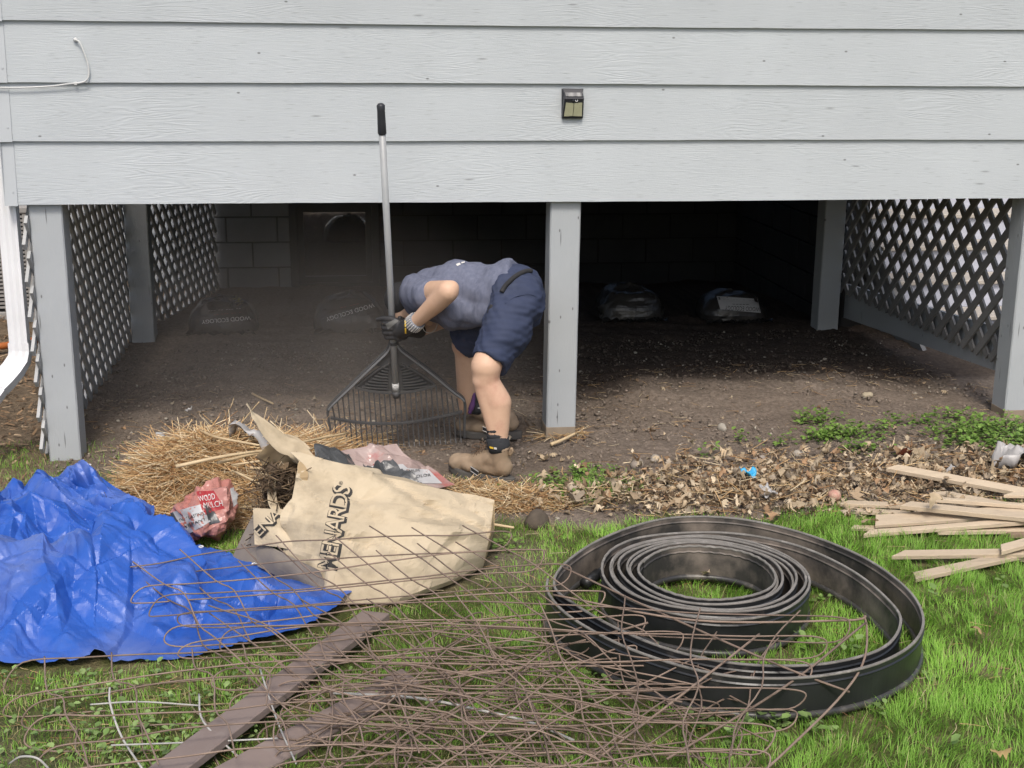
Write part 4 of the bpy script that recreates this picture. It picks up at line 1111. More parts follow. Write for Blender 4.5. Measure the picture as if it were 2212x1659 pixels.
V, F = tube(catmull([p0 + [rt.uniform(-.02, .02), rt.uniform(-.02, .02), rt.uniform(-.02, .02)] for _ in range(9)], 5), .0013, 5)
tag(link('plant_tie', mesh_from('plant_tie', V, F), tie, smooth=True), 'small green plant tie twisted round the rusty wire', 'tie')

# ================================================================== brown boards
comp = pmat('brown_composite', (.235, .185, .163), (.19, .148, .131), scale=5, rough=.55, bump=.3, bscale=70, stretch=(1, 1, 1), c3=(.28, .235, .21), c3scale=6, c3cut=(.55, .8))
def plank(name, label, cat, p, q, wd, th, m, roll=0.0, group=None, bevel=.003, point=0.0, sag=0.0):
    p = np.asarray(p, float); q = np.asarray(q, float); d = q - p; L = np.linalg.norm(d); d /= L
    s = np.cross(d, [0, 0, 1.0]); s /= np.linalg.norm(s); u = np.cross(s, d)
    s, u = s * math.cos(roll) + u * math.sin(roll), -s * math.sin(roll) + u * math.cos(roll)
    n = 10; V = []; F = []
    for i in range(n + 1):
        t = i / n; c = p + d * L * t + np.array([0, 0, -sag * 4 * t * (1 - t)])
        o0 = point if i == 0 else 0.0
        for (a, b, sh) in ((-1, -1, o0), (1, -1, 0), (1, 1, 0), (-1, 1, o0)):
            V.append(c + s * a * wd / 2 + u * b * th / 2 + d * sh)
    for i in range(n):
        for k in range(4):
            l = (k + 1) % 4; F.append((i * 4 + k, i * 4 + l, i * 4 + 4 + l, i * 4 + 4 + k))
    F += [(3, 2, 1, 0), (n * 4, n * 4 + 1, n * 4 + 2, n * 4 + 3)]
    for i in range(1, n): cover([p + d * L * i / n + s * wd * k for k in (-.3, 0, .3)], 1) if p[1] < -1 else None
    me = mesh_from(name, V, F); recalc(me); bev(me, bevel)
    return tag(link(name, me, m, org=(*p[:2], min(p[2], q[2]) - th / 2)), label, cat, group)
a = G(806, 1326, .045); b_ = G(330, 1690, .045)
plank('brown_board', 'long brown composite board running under the wire from the paper bag', 'board', a + [.01, -.01, 0], b_ + (b_ - a) * .35, .100, .024, comp, roll=rad(-5))
a = G(890, 1466, .022); b_ = G(450, 1705, .022)
plank('brown_board', 'brown composite board half buried in wire, its end shorter and lower', 'board', a, b_ + (b_ - a) * .3, .088, .024, comp, roll=rad(14))
# ================================================================== pale wooden stakes
stake_m = pmat('weathered_tan_wood', (.52, .425, .305), (.46, .37, .265), scale=7, rough=.75, bump=.5, bscale=40, stretch=(1, 6, 6), rand=.10, c3=(.24, .20, .155), c3scale=4, c3cut=(.6, .8))
def cp(x, y): return ((2000 + .241 * x) / 1.1302, (1050 + .241 * y) / 1.1302)
stakes = [  # left end, a second point, heights, width, thickness, roll, label
    ((690, 375), (2074, 630), .085, .06, .055, .018, -.15, 'topmost pale stake, tilted with its pointed end over the leaf litter'),
    ((1140, 625), (2074, 800), .06, .05, .045, .014, -.1, 'pale stake under the pointed one that crosses it, second in the pile'),
    ((1135, 700), (2074, 770), .07, .065, .04, .016, .1, 'pale stake lying level across the middle of the pile'),
    ((815, 755), (2074, 885), .075, .07, .055, .018, -.05, 'long pale stake with a square cut end on top of the pile'),
    ((200, 740), (1700, 800), .035, .03, .045, .014, .0, 'pale stake reaching furthest over the leaves'),
    ((225, 810), (1300, 870), .022, .022, .045, .014, .05, 'grey pale stake just below the one reaching furthest'),
    ((520, 930), (1700, 850), .03, .045, .09, .014, -.08, 'broad pale stake with a torn end'),
    ((430, 1055), (2074, 925), .014, .05, .04, .016, .0, 'thin pale stake along the grassy edge of the pile'),
    ((1180, 1030), (2074, 1015), .016, .02, .04, .016, .05, 'spotted stake end low at the grassy edge of the pile'),
    ((1850, 655), (2074, 660), .09, .09, .04, .014, .0, 'short visible stake end above the others'),
    ((1740, 770), (2074, 845), .05, .045, .04, .014, .0, 'stake end slipping out beneath the level one'),
    ((715, 1265), (2074, 1245), .03, .045, .045, .016, -.1, 'single stake on the grass apart from the pile'),
    ((930, 1500), (1900, 1290), .016, .03, .05, .016, .0, 'stake lying at an angle nearest the coil'),
    ((1800, 1225), (2074, 1150), .06, .075, .05, .016, .0, 'stake crossing the end of the single stake on the grass'),
    ((1940, 1275), (2074, 1300), .02, .02, .045, .014, .0, 'stake end showing under the crossing one'),
    ((300, 990), (1100, 1010), .01, .012, .04, .012, .0, 'weathered stake sunk in the grass under the pile'),
    ((640, 880), (1500, 905), .02, .02, .05, .012, .0, 'stake hidden between the broad one and the grey one')]
for (p, q, z0, z1, wd, th, ro, lab) in stakes:
    a = G(*cp(*p), z0); b_ = G(*cp(*q), z1); d = (b_ - a); L = np.linalg.norm(d); d /= L
    ext = max(.9, L)
    plank('wooden_stake', lab, 'stake', a, a + d * ext * 1.15, wd, th, stake_m, ro, 'pale wooden stakes piled on the lawn', .0015, point=rng.uniform(.02, .06))
p = G(1930 / 1.0, 1108, .03)
a = G(*cp(1905, 1065), .012); b_ = G(*cp(2150, 1060), .012)
plank('wood_chunk', 'broken dark chunk of wood at the edge of the stake pile', 'wood', a, b_, .05, .02, pmat('raw_wood', (.26, .19, .13), (.17, .12, .085), scale=20, rough=.9, bump=.6, bscale=60), .2)
a = W(339, 868, .05); pz = float(gz(a[0], a[1]))
plank('wood_stub', 'short grey wooden stub standing in the dirt behind the straw', 'stake', (a[0], .05, pz - .05), (a[0] + .004, .07, pz + .10), .042, .02, M['slat'], 0)
# long dry stalks and twigs
stalk_m = pmat('dry_stalk', (.56, .44, .27), (.44, .33, .19), scale=9, rough=.6, bump=.2, bscale=40, rand=.15)
for (pts, r0, lab) in (([(380, 1008, .22), (500, 983, .25), (645, 965, .22)], .008, 'thick pale stalk lying level on top of the straw'),
                       ([(470, 1000, .22), (640, 958, .22), (752, 935, .17)], .007, 'pale stalk pointing towards the rake'),
                       ([(432, 930, .22), (470, 945, .24), (560, 962, .25)], .007, 'curved yellow stalk at the back of the straw'),
                       ([(500, 1005, .20), (620, 985, .24), (740, 945, .18)], .005, 'thin stalk beside the one pointing to the rake'),
                       ([(555, 1020, .20), (610, 1036, .2), (662, 1056, .15)], .007, 'pale stalk sticking out of the paper bag mouth'),
                       ([(510, 1020, .22), (570, 1050, .2), (640, 1090, .12)], .005, 'brown twig leaning into the bag mouth'),
                       ([(585, 975, .28), (620, 1000, .25), (662, 1030, .18)], .006, 'grey twig across the top of the bag mouth'),
                       ([(540, 1010, .26), (600, 1020, .24), (668, 1046, .18)], .006, 'pale split stalk sticking furthest out of the bag mouth'),
                       ([(570, 988, .27), (622, 1012, .25), (664, 1035, .2)], .0045, 'thin tan stalk above the split one in the bag mouth'),
                       ([(565, 1062, .17), (610, 1078, .15), (655, 1105, .1)], .0055, 'brown stick low in the bag mouth above the folded flap'),
                       ([(600, 965, .29), (632, 990, .27), (660, 1015, .22)], .005, 'short pale stick under the torn paper strip'),
                       ([(545, 850, .02), (560, 858, .02), (590, 872, .02)], .007, 'dry curled stalk lying on the raked dirt'),
                       ([(480, 910, .2), (498, 880, .3), (505, 860, .33)], .0022, 'thin straw stalk standing up from the heap'),
                       ([(523, 912, .2), (545, 885, .26), (560, 868, .3)], .003, 'upright broken stalk at the back of the heap'),
                       ([(1065, 1133, .03), (1110, 1140, .03)], .006, 'pale stick lying beyond the end of the paper bag'),
                       ([(1190, 960, .02), (1215, 950, .025), (1245, 935, .03)], .009, 'pale stick lying at the foot of the centre post')):
    V, F = tube(catmull([G(*q) for q in pts], 6), [r0 * (1 - .03 * k) for k in range(6 * (len(pts) - 1) + 1)], 7)
    tag(link('dry_stalk', mesh_from('dry_stalk', V, F), stalk_m, smooth=True), lab, 'stalk')

# ================================================================== blue tarp (folded cloth, shape stored as packed heights)
def crinkle(m, layers):
    """sharp creases of thin sheet: ridges where warped cells meet"""
    nt = m.node_tree; N = nt.nodes; L = nt.links; b = N['Principled BSDF']; tc = N.new('ShaderNodeTexCoord')
    nz = N.new('ShaderNodeTexNoise'); nz.inputs['Scale'].default_value = 3.0; nz.inputs['Detail'].default_value = 3; L.new(tc.outputs['Object'], nz.inputs['Vector'])
    wp = N.new('ShaderNodeVectorMath'); wp.operation = 'MULTIPLY_ADD'; L.new(nz.outputs['Color'], wp.inputs[0]); wp.inputs[1].default_value = (.28, .28, .28); L.new(tc.outputs['Object'], wp.inputs[2])
    prev = b.inputs['Normal'].links[0].from_socket if b.inputs['Normal'].links else None
    for (sc, st, ds) in layers:
        vo = N.new('ShaderNodeTexVoronoi'); vo.feature = 'F1'; vo.distance = 'CHEBYCHEV'; vo.inputs['Scale'].default_value = sc; L.new(wp.outputs[0], vo.inputs['Vector'])
        bp = N.new('ShaderNodeBump'); bp.inputs['Strength'].default_value = st; bp.inputs['Distance'].default_value = ds; L.new(vo.outputs['Distance'], bp.inputs['Height'])
        if prev is not None: L.new(prev, bp.inputs['Normal'])
        prev = bp.outputs[0]
    L.new(prev, b.inputs['Normal'])
def refine(A):
    n = len(A); B = np.empty((2 * n - 1, n, 3)); B[::2] = A; B[1::2] = (A[1:] + A[:-1]) / 2
    C = np.empty((2 * n - 1, 2 * n - 1, 3)); C[:, ::2] = B; C[:, 1::2] = (B[:, 1:] + B[:, :-1]) / 2; return C
def grid_normals(A):
    n = np.cross(np.gradient(A, axis=0), np.gradient(A, axis=1)); n /= np.linalg.norm(n, axis=-1)[..., None] + 1e-9
    return n * np.sign(n[..., 2:3] + 1e-6)
tm = pmat('blue_polytarp', (.016, .078, .37), (.026, .105, .43), scale=4, rough=.40, bump=.2, bscale=90, spec=.5, c3=(.15, .20, .42), c3scale=2.2, c3cut=(.48, .80), dist=.004)
TV = refine(TV.reshape(TARP_N, TARP_N, 3)); TV = refine(TV)[::1, ::1]; TARP_N = len(TV)
sm_ = TV.copy()
for _ in range(170):
    sm_[1:-1, 1:-1] = (sm_[1:-1, 1:-1] * 2 + sm_[:-2, 1:-1] + sm_[2:, 1:-1] + sm_[1:-1, :-2] + sm_[1:-1, 2:]) / 6
nv = grid_normals(sm_).reshape(-1, 3); TV = (TV * .35 + sm_ * .65).reshape(-1, 3)
ed = np.minimum.outer(np.minimum(np.arange(TARP_N), np.arange(TARP_N)[::-1]), np.minimum(np.arange(TARP_N), np.arange(TARP_N)[::-1])); ed = (.3 + .7 * np.clip(ed / 16.0, 0, 1)).reshape(-1, 1)
for (amp, k_, sd_, an_, as_) in ((.038, 30, 3, .6, 2.2), (.044, 100, 8, -.5, 3.0), (.034, 260, 5, .35, 3.0), (.020, 700, 6, 1.0, 2.4), (.006, 2000, 7, -.8, 3.0)):
    TV = TV + ed * nv * (amp * facets(TARP_N, TARP_N, k_, sd_, an_, as_)).reshape(-1, 1)
TV[:, 2] += .012
cover(TV, 1)
TV[:, 2] = np.maximum(TV[:, 2], .004)
ti = np.arange(TARP_N * TARP_N).reshape(TARP_N, TARP_N)
TF = np.stack([ti[:-1, :-1], ti[1:, :-1], ti[1:, 1:], ti[:-1, 1:]], -1).reshape(-1, 4)
tarp = link('tarp', mesh_from('tarp', TV, TF), tm); tarp.data.shade_flat()
tag(tarp, 'crumpled bright blue plastic tarp heaped on the grass', 'tarp')
for k_ in range(6):
    q = np.array([TV[int((.1 + .16 * k_) * (TARP_N - 1)) * TARP_N + 3]][0]); a_ = np.arange(0, 2 * math.pi, math.pi / 6)
    V_, F_ = tube([q + np.array([.008 * math.cos(t), .008 * math.sin(t), .004]) for t in a_], .0022, 6, closed=True)
    link('grommet', mesh_from('grommet', V_, F_), M['white_metal'], tarp, smooth=True)
so_ = tarp.modifiers.new('thick', 'SOLIDIFY'); so_.thickness = .0012

# ================================================================== flat print laid on a surface
def bvh_of(o):
    dg = bpy.context.evaluated_depsgraph_get(); e = o.evaluated_get(dg); me = e.to_mesh()
    org = ORG[o.name]; V = [tuple(np.array(v.co[:]) + org) for v in me.vertices]; F = [tuple(p.vertices) for p in me.polygons]
    e.to_mesh_clear(); return BVHTree.FromPolygons(V, F)
def on_surface(bvh, u, v, lift=.0015):
    d = Vector(_ray(u, v)).normalized(); h = bvh.ray_cast(Vector(CAM_P), d)
    if h[0] is None: return None
    n = h[1];  n = -n if n.dot(d) > 0 else n
    return np.array(h[0] + n * lift)
def text_mesh(body, size=1.0, offset=0.0, spacing=1.0):
    c = bpy.data.curves.new('t', 'FONT'); c.body = body; c.size = size; c.offset = offset; c.space_character = spacing; c.resolution_u = 3
    o = bpy.data.objects.new('t', c); COL.objects.link(o); bpy.context.view_layer.update()
    me = bpy.data.meshes.new_from_object(o.evaluated_get(bpy.context.evaluated_depsgraph_get()))
    bpy.data.objects.remove(o); bpy.data.curves.remove(c)
    bm = bmesh.new(); bm.from_mesh(me); bmesh.ops.triangulate(bm, faces=bm.faces)
    for _ in range(2):
        es = [e for e in bm.edges if e.calc_length() > size * .16]
        if es: bmesh.ops.subdivide_edges(bm, edges=es, cuts=1); bmesh.ops.triangulate(bm, faces=bm.faces)
    V = np.array([v.co[:] for v in bm.verts]); F = [tuple(v.index for v in f.verts) for f in bm.faces]; bm.free(); bpy.data.meshes.remove(me)
    return V, F
def print_text(name, body, bvh, par, m, p0, p1, hgt, lift=.0015, offset=0.0, flip=1.0, spacing=1.0, shift=(0, 0)):
    """lettering from photo place p0 to p1 (baseline), hgt = cap height there"""
    V, F = text_mesh(body, 1.0, offset, spacing)
    x0, x1 = V[:, 0].min(), V[:, 0].max(); s = (V[:, 0] - x0) / (x1 - x0); t = V[:, 1] / .70
    p0 = np.array(p0, float) + shift; p1 = np.array(p1, float) + shift; d = p1 - p0; L = np.linalg.norm(d); nrm = np.array([d[1], -d[0]]) / L * flip
    out = []; ok = []
    for a, b in zip(s, t):
        q = p0 + d * a + nrm * b * hgt; h = on_surface(bvh, q[0], q[1], lift); ok.append(h is not None); out.append(h if h is not None else np.zeros(3))
    F = [f for f in F if all(ok[i] for i in f)]
    if not F: return None
    used = sorted({i for f in F for i in f}); mp = {i: k for k, i in enumerate(used)}
    return link(name, mesh_from(name, [out[i] for i in used], [tuple(mp[i] for i in f) for f in F]), m, par)
def print_patch(name, bvh, par, m, quad, n=8, lift=.001):
    a, b, c, d = (np.array(q, float) for q in quad); V = []; ok = []
    for i in range(n + 1):
        for j in range(n + 1):
            s, t = i / n, j / n; q = (a * (1 - s) + b * s) * (1 - t) + (d * (1 - s) + c * s) * t
            h = on_surface(bvh, q[0], q[1], lift); ok.append(h is not None); V.append(h if h is not None else np.zeros(3))
    F = [(i * (n + 1) + j, (i + 1) * (n + 1) + j, (i + 1) * (n + 1) + j + 1, i * (n + 1) + j + 1) for i in range(n) for j in range(n)]
    F = [f for f in F if all(ok[k] for k in f)]
    if not F: return None
    used = sorted({i for f in F for i in f}); mp = {i: k for k, i in enumerate(used)}
    return link(name, mesh_from(name, [V[i] for i in used], [tuple(mp[i] for i in f) for f in F]), m, par, smooth=True)
ink = pmat('black_ink', (.02, .02, .02), (.05, .045, .04), scale=30, rough=.8, bump=0)
ink_w = pmat('white_ink', (.62, .61, .58), rough=.6, bump=0)
ink_r = pmat('red_ink', (.36, .035, .04), (.30, .03, .035), rough=.45, bump=0)
ink_c = pmat('paper_ground', (.53, .445, .315), (.445, .365, .25), rough=.85, bump=0)

def crumple(V, amp, s, seed):
    """sharp folds: ridged noise pushed along z and sideways"""
    k_ = int(round(len(V) ** .5)); e = (facets(k_, k_, 10, seed) * 1.3 + .6 * facets(k_, k_, 60, seed + 1)).ravel()
    out = V.copy(); out[:, 2] += amp * .8 * e; out[:, 0] += amp * .3 * facets(k_, k_, 12, seed + 2).ravel(); out[:, 1] += amp * .3 * facets(k_, k_, 12, seed + 3).ravel()
    return out

# ================================================================== paper yard bag lying on its side
paper = pmat('kraft_paper', (.53, .445, .315), (.445, .365, .25), scale=5, rough=.82, bump=.5, bscale=22, c3=(.31, .255, .175), c3scale=5.5, c3cut=(.50, .76), dist=.006)
crinkle(paper, ((6, .45, .008), (17, .40, .003)))
paper_in = pmat('kraft_paper_inside', (.40, .30, .17), (.33, .24, .135), scale=6, rough=.85, bump=.4, bscale=30)
stain = pmat('damp_stained_paper', (.175, .155, .14), (.25, .215, .17), scale=9, rough=.8, bump=.4, bscale=30, c3=(.11, .10, .095), c3scale=6, c3cut=(.5, .8))
def lerp_px(tab, t):
    k = [r[0] for r in tab]; return np.array([np.interp(t, k, [r[j] for r in tab]) for j in range(1, len(tab[0]))])
Btab = [(0, 600, 1246), (.3, 712, 1305), (.6, 862, 1303), (.82, 975, 1262), (1, 1043, 1226)]
Ttab = [(0, 646, 979, -1.36), (.2, 735, 1003, -1.37), (.55, 905, 1050, -1.38), (.85, 1030, 1068, -1.40), (1, 1069, 1077, -1.43)]
nt_, ns_ = 90, 40
rows = []
for i in range(nt_ + 1):
    t = i / nt_
    Bp = G(*lerp_px(Btab, t), .012); u, v, Y = lerp_px(Ttab, t); Tp = W(u, v, Y)
    out = (np.cross(Tp - Bp, [1, 0, 0])); out /= np.linalg.norm(out); out = out if out[1] < 0 else -out
    Kp = np.array([Tp[0] + .02, Tp[1] + .36 - .1 * t, .012]); Kt = np.array([Tp[0] + .01, Tp[1] + .30 - .1 * t, max(.06, Tp[2] * .55)])
    ring = []
    for j in range(ns_ + 1):
        s = j / ns_; q = Bp * (1 - s) + Tp * s + out * (.085 * math.sin(math.pi * s ** .8) ** 1.3 * (1 - .45 * t)) + np.array([0, 0, -.0])
        if i == 0: q = q + np.array([.05 * math.sin(s * 9 + .6) + .03 * math.sin(s * 4), 0, 0])
        ring.append(q)
    for j in range(1, 6): s = j / 5; ring.append(Tp * (1 - s) + Kt * s + np.array([0, 0, .012 * math.sin(math.pi * s)]))
    for j in range(1, 5): s = j / 4; ring.append(Kt * (1 - s) + Kp * s)
    for j in range(1, 5): s = j / 5; ring.append(Kp * (1 - s) + Bp * s)
    rows.append(ring)
nr_ = len(rows[0]); V = np.array(rows).reshape(-1, 3)
E_ = (.026 * facets(nt_ + 1, nr_, 14, 4, .5, 1.3) + .028 * facets(nt_ + 1, nr_, 80, 12, -.4, 1.2) + .010 * facets(nt_ + 1, nr_, 500, 15)).ravel()
for i in range(nt_ + 1):
    for j in range(nr_):
        k = i * nr_ + j; p = V[k]; t = i / nt_
        e = E_[k] + .02 * pf(p, .3, 5)
        if j <= ns_:
            s = j / ns_
            e -= .022 * math.exp(-((s - (.95 - .9 * (t - .45))) / .05) ** 2) * (.35 < t < 1)
            e += .015 * math.exp(-((s - .45) / .06) ** 2)
        n = np.array([0, -.85, .5]) if j <= ns_ + 1 else np.array([0, .3, .9])
        V[k] = p + n * e * (0.25 if j == 0 else 1); V[k][2] = max(V[k][2], .006)
cover(V, 1)
F = [tuple(f) for f in grid_faces(nt_ + 1, nr_, True)]
cap = nt_ * nr_; cen = V[cap:cap + nr_].mean(0) + np.array([.012, -.01, 0]); V = np.vstack([V, cen])
F += [(cap + j, cap + (j + 1) % nr_, len(V) - 1) for j in range(nr_)]
bag = thing('paper_bag', 'torn tan paper yard bag lying on its side with black lettering', 'bag', (-.85, -1.45, 0))
me = mesh_from('bag_body', V, F); body_o = link('bag_body', me, [paper, paper_in], bag); me.shade_flat()
sd = body_o.modifiers.new('thick', 'SOLIDIFY'); sd.thickness = .003; sd.offset = -1; sd.material_offset = 1
bpy.context.view_layer.update()
bb = bvh_of(body_o)
for off, m, lift, sh in ((.05, ink, .0012, (1.2, .8)), (.05, ink, .0011, (2.4, 1.0)), (.05, ink, .0010, (3.6, 1.3)), (.0, ink_c, .0018, (0, 0))):
    print_text('lettering', 'MENARDS', bb, bag, m, (722, 1232), (757, 1052), 37, lift, off, 1.0, .86, sh)
print_text('lettering', '®', bb, bag, ink, (739, 1049), (741, 1041), 8, .003, 0, 1.0)
# stained bottom corner and side gusset
def poly_sheet(name, px, par, m, n=10, bulge=.0, seed=1, amp=.006):
    """a curved quad sheet between four corner places (u, v, Y)"""
    a, b, c, d = (W(*q) for q in px); V = []
    for i in range(n + 1):
        for j in range(n + 1):
            s, t = i / n, j / n; q = (a * (1 - s) + b * s) * (1 - t) + (d * (1 - s) + c * s) * t
            q = q + np.array([0, -bulge, bulge * .4]) * math.sin(math.pi * s) * math.sin(math.pi * t); V.append(q)
    V = np.array(V)
    V = V + np.array([.3, -.8, .5]) * (amp * facets(n + 1, n + 1, 8, seed) + amp * .5 * facets(n + 1, n + 1, 40, seed + 1)).reshape(-1, 1)
    V[:, 2] = np.maximum(V[:, 2], .005)
    o = link(name, mesh_from(name, V, grid_faces(n + 1, n + 1)), m, par); o.data.shade_flat()
    q = o.modifiers.new('thick', 'SOLIDIFY'); q.thickness = .002; return o
poly_sheet('gusset', ((548, 1108, -1.36), (500, 1206, -1.40), (562, 1222, -1.50), (566, 1160, -1.46)), bag, stain, seed=3)
poly_sheet('gusset', ((552, 1165, -1.48), (556, 1222, -1.53), (722, 1308, -1.82), (690, 1232, -1.735)), bag, stain, seed=4, bulge=.02)
flap = poly_sheet('flap', ((545, 1098, -1.40), (550, 1176, -1.52), (655, 1191, -1.62), (616, 1100, -1.46)), bag, paper, bulge=.035, seed=5, amp=.008)
bpy.context.view_layer.update(); fb = bvh_of(flap)
for off, m, lift, sh in ((.05, ink, .003, (1.5, 1.2)), (.05, ink, .003, (2.6, 2.0)), (.0, ink_c, .0045, (0, 0))):
    print_text('lettering', 'ENA', fb, flap, m, (562, 1160), (611, 1113), 22, lift, off, 1.0, .9, sh)
# torn strips standing up at the mouth
def ribbon(name, px, wds, par, m, tw=1.2):
    C_ = catmull([W(*q) for q in px], 6); n = len(C_); T = np.gradient(C_, axis=0); V = []
    for i, (c, t) in enumerate(zip(C_, T)):
        q = i / (n - 1); w_ = np.interp(q, np.linspace(0, 1, len(wds)), wds); t = t / np.linalg.norm(t)
        a = np.cross(t, [0, 1, 0]); a /= np.linalg.norm(a); b = np.cross(t, a); an = tw * q + .3 * math.sin(q * 9)
        for k in (-1, -.4, .3, 1): V.append(c + (a * math.cos(an) + b * math.sin(an)) * k * w_ / 2 + np.cross(a, t) * .012 * (1 - k * k) + a * .004 * pf(c, .03, k))
    o = link(name, mesh_from(name, V, grid_faces(n, 4)), m, par, smooth=True); q = o.modifiers.new('thick', 'SOLIDIFY'); q.thickness = .0022; return o
ribbon('torn_strip', [(668, 1002, -1.34), (640, 972, -1.33), (608, 957, -1.33), (580, 932, -1.33), (560, 908, -1.33), (545, 892, -1.32), (533, 872, -1.32)], [.06, .07, .065, .05, .04, .045, .02], bag, paper, 1.6)
ribbon('torn_strip', [(655, 985, -1.30), (630, 962, -1.28), (600, 950, -1.26), (575, 935, -1.27)], [.08, .07, .05, .03], bag, paper, .4)
ribbon('torn_strip', [(600, 1110, -1.45), (588, 1080, -1.40), (590, 1030, -1.36), (612, 1000, -1.34)], [.03, .028, .026, .03], bag, paper, 1.0)
ribbon('torn_strip', [(660, 1195, -1.64), (640, 1160, -1.56), (622, 1120, -1.50), (618, 1098, -1.46)], [.03, .03, .026, .02], bag, paper, .8)
ribbon('torn_strip', [(560, 1000, -1.25), (590, 985, -1.27), (625, 980, -1.28), (650, 985, -1.3)], [.05, .09, .1, .06], bag, paper_in, .2)
# twigs and dark leaves spilling out of the mouth
n = 420; u = R.uniform(560, 665, n); v = R.uniform(1005, 1175, n); P = np.array([W(a, b, y) for a, b, y in zip(u, v, R.uniform(-1.42, -1.22, n))])
tn = np.array([(.16, .11, .07), (.10, .07, .045), (.28, .20, .12), (.20, .15, .10)])[R.integers(0, 4, n)] * R.uniform(.6, 1.2, (n, 1))
a_ = strands(P[:, 0], P[:, 1], np.maximum(P[:, 2], .01), R.uniform(.04, .2, n), R.uniform(.0009, .0028, n), R.normal(.3, 1.2, n), R.normal(-.2, .5, n), tn, R.normal(0, .8, n))
V, F, tn = a_; me = mesh_from('twigs', V, F); setcol(me, tn); tag(link('twigs', me, sm), 'twigs and stems spilling from the mouth of the paper bag', 'twigs', kind='stuff')
n = 160; u = R.uniform(575, 660, n); v = R.uniform(1015, 1180, n); P = np.array([W(a, b, y) for a, b, y in zip(u, v, R.uniform(-1.40, -1.2, n))])
tn = np.array([(.12, .085, .055), (.07, .05, .035), (.22, .16, .10)])[R.integers(0, 3, n)]
V, F, tn = oak_leaves(P[:, 0], P[:, 1], np.maximum(P[:, 2], .01), R.uniform(.03, .07, n), tn, 1.2, .8); me = mesh_from('dead_leaves', V, F); setcol(me, tn)
tag(link('dead_leaves', me, lm, smooth=True), 'dark dead leaves packed inside the paper bag mouth', 'leaves', kind='stuff')

# ================================================================== full mulch bags under the house
film = pmat('black_film', (.024, .023, .023), (.046, .043, .040), scale=7, rough=.24, bump=.5, bscale=24, spec=.5, dist=.006)
crinkle(film, ((8, .5, .01), (22, .4, .004)))
film_w = pmat('white_film', (.50, .50, .50), (.42, .42, .42), rough=.35, bump=.2)
ink_g = pmat('grey_ink', (.80, .78, .74), rough=.5, bump=0)
def mulch_bag(label, u0, u1, v0, v1, Y, seed, lines, tilt=0.0, panel=None):
    L = W(u0, v1, Y); Rr = W(u1, v1, Y); top = W((u0 + u1) / 2, v0, Y + .12)
    c = (L + Rr) / 2; zb = float(gz(c[0], Y)) - .01; wx = abs(Rr[0] - L[0]) / 2; hz = max(.08, top[2] - zb); dy = .20
    root = thing('mulch_bag', label, 'bag', (c[0], Y + .15, zb), 'full mulch bags under the house')
    n, m = 72, 36; V = []; DD = []
    rr = random.Random(seed); o = rr.uniform(0, 60)
    for i in range(n):
        th = 2 * math.pi * i / n
        for j in range(m + 1):
            ph = math.pi * j / m - math.pi / 2
            cx, sx = math.cos(th), math.sin(th); e = .62
            f = lambda k, q: math.copysign(abs(k) ** q, k)
            x = wx * f(cx, e) * f(math.cos(ph), .8); y = dy * f(sx, e) * f(math.cos(ph), .8); z = math.sin(ph)
            z = hz * (z ** .9) if z > 0 else .03 * z
            p = np.array([c[0] + x, Y + .17 + y, zb + z + .02])
            V.append(p); DD.append(np.array([x * .5, y * .5, z]) / .25 * (.4 if z < .02 else 1.0))
    V = np.array(V); V = V + np.array(DD) * (.030 * facets(n, m + 1, 24, seed + 30) + .020 * facets(n, m + 1, 140, seed + 40) + .006 * facets(n, m + 1, 700, seed + 50)).reshape(-1, 1); V[:, 2] = np.maximum(V[:, 2], zb); me = mesh_from('film', V, grid_faces(n, m + 1, False)); 
    F = [tuple(q) for q in grid_faces(n, m + 1)] + [((n - 1) * (m + 1) + j, j, j + 1, (n - 1) * (m + 1) + j + 1) for j in range(m)]
    me = mesh_from('film', V, F); recalc(me); fo = link('film', me, film, root); me.shade_flat()
    # flattened heat-sealed seam in front
    S = []
    for i in range(17):
        q = i / 16; x = c[0] + wx * .96 * (2 * q - 1)
        for k in range(4): S.append((x + .01 * math.sin(k * 2 + q * 20), Y - .01 - .018 * k + .012 * math.sin(q * 23 + k), zb + .032 + .012 * math.sin(q * 31 + k * 1.7) - .004 * k))
    so2 = link('seam', mesh_from('seam', S, grid_faces(17, 4)), film, root, smooth=True)
    bpy.context.view_layer.update(); bv = bvh_of(fo)
    if panel: print_patch('label_panel', bv, root, film_w, panel, 10, .002)
    for (txt, p0, p1, h, m_) in lines: print_text('lettering', txt, bv, root, m_, p0, p1, h, .004)
    return root
mulch_bag('full black mulch bag beside the lattice, a twig of yellow leaves on it', 402, 556, 652, 716, 2.60, 1,
          [('WOOD ECOLOGY', (540, 683), (436, 692), 8, ink_g), ('- -- --- --', (520, 674), (462, 679), 4, ink_r), ('-- --- -- ---', (520, 666), (450, 671), 3.5, ink_g)])
mulch_bag('full black mulch bag under the basement window', 677, 836, 640, 716, 2.55, 2,
          [('WOOD ECOLOGY', (806, 655), (704, 686), 9, ink_g), ('--- --', (775, 655), (735, 664), 5, ink_r)])
mulch_bag('full black mulch bag in deep shade right of the centre post', 1297, 1443, 622, 690, 2.72, 3, [])
mulch_bag('full black mulch bag with a white printed label in deep shade', 1520, 1668, 638, 698, 2.62, 4,
          [('WOOD ECOLOGY', (1641, 664), (1566, 661), 9, ink), ('-----', (1617, 656), (1582, 655), 8, ink), ('--- ---- --', (1636, 649), (1562, 646), 3, ink)], panel=((1548, 640), (1636, 646), (1643, 676), (1556, 668)))

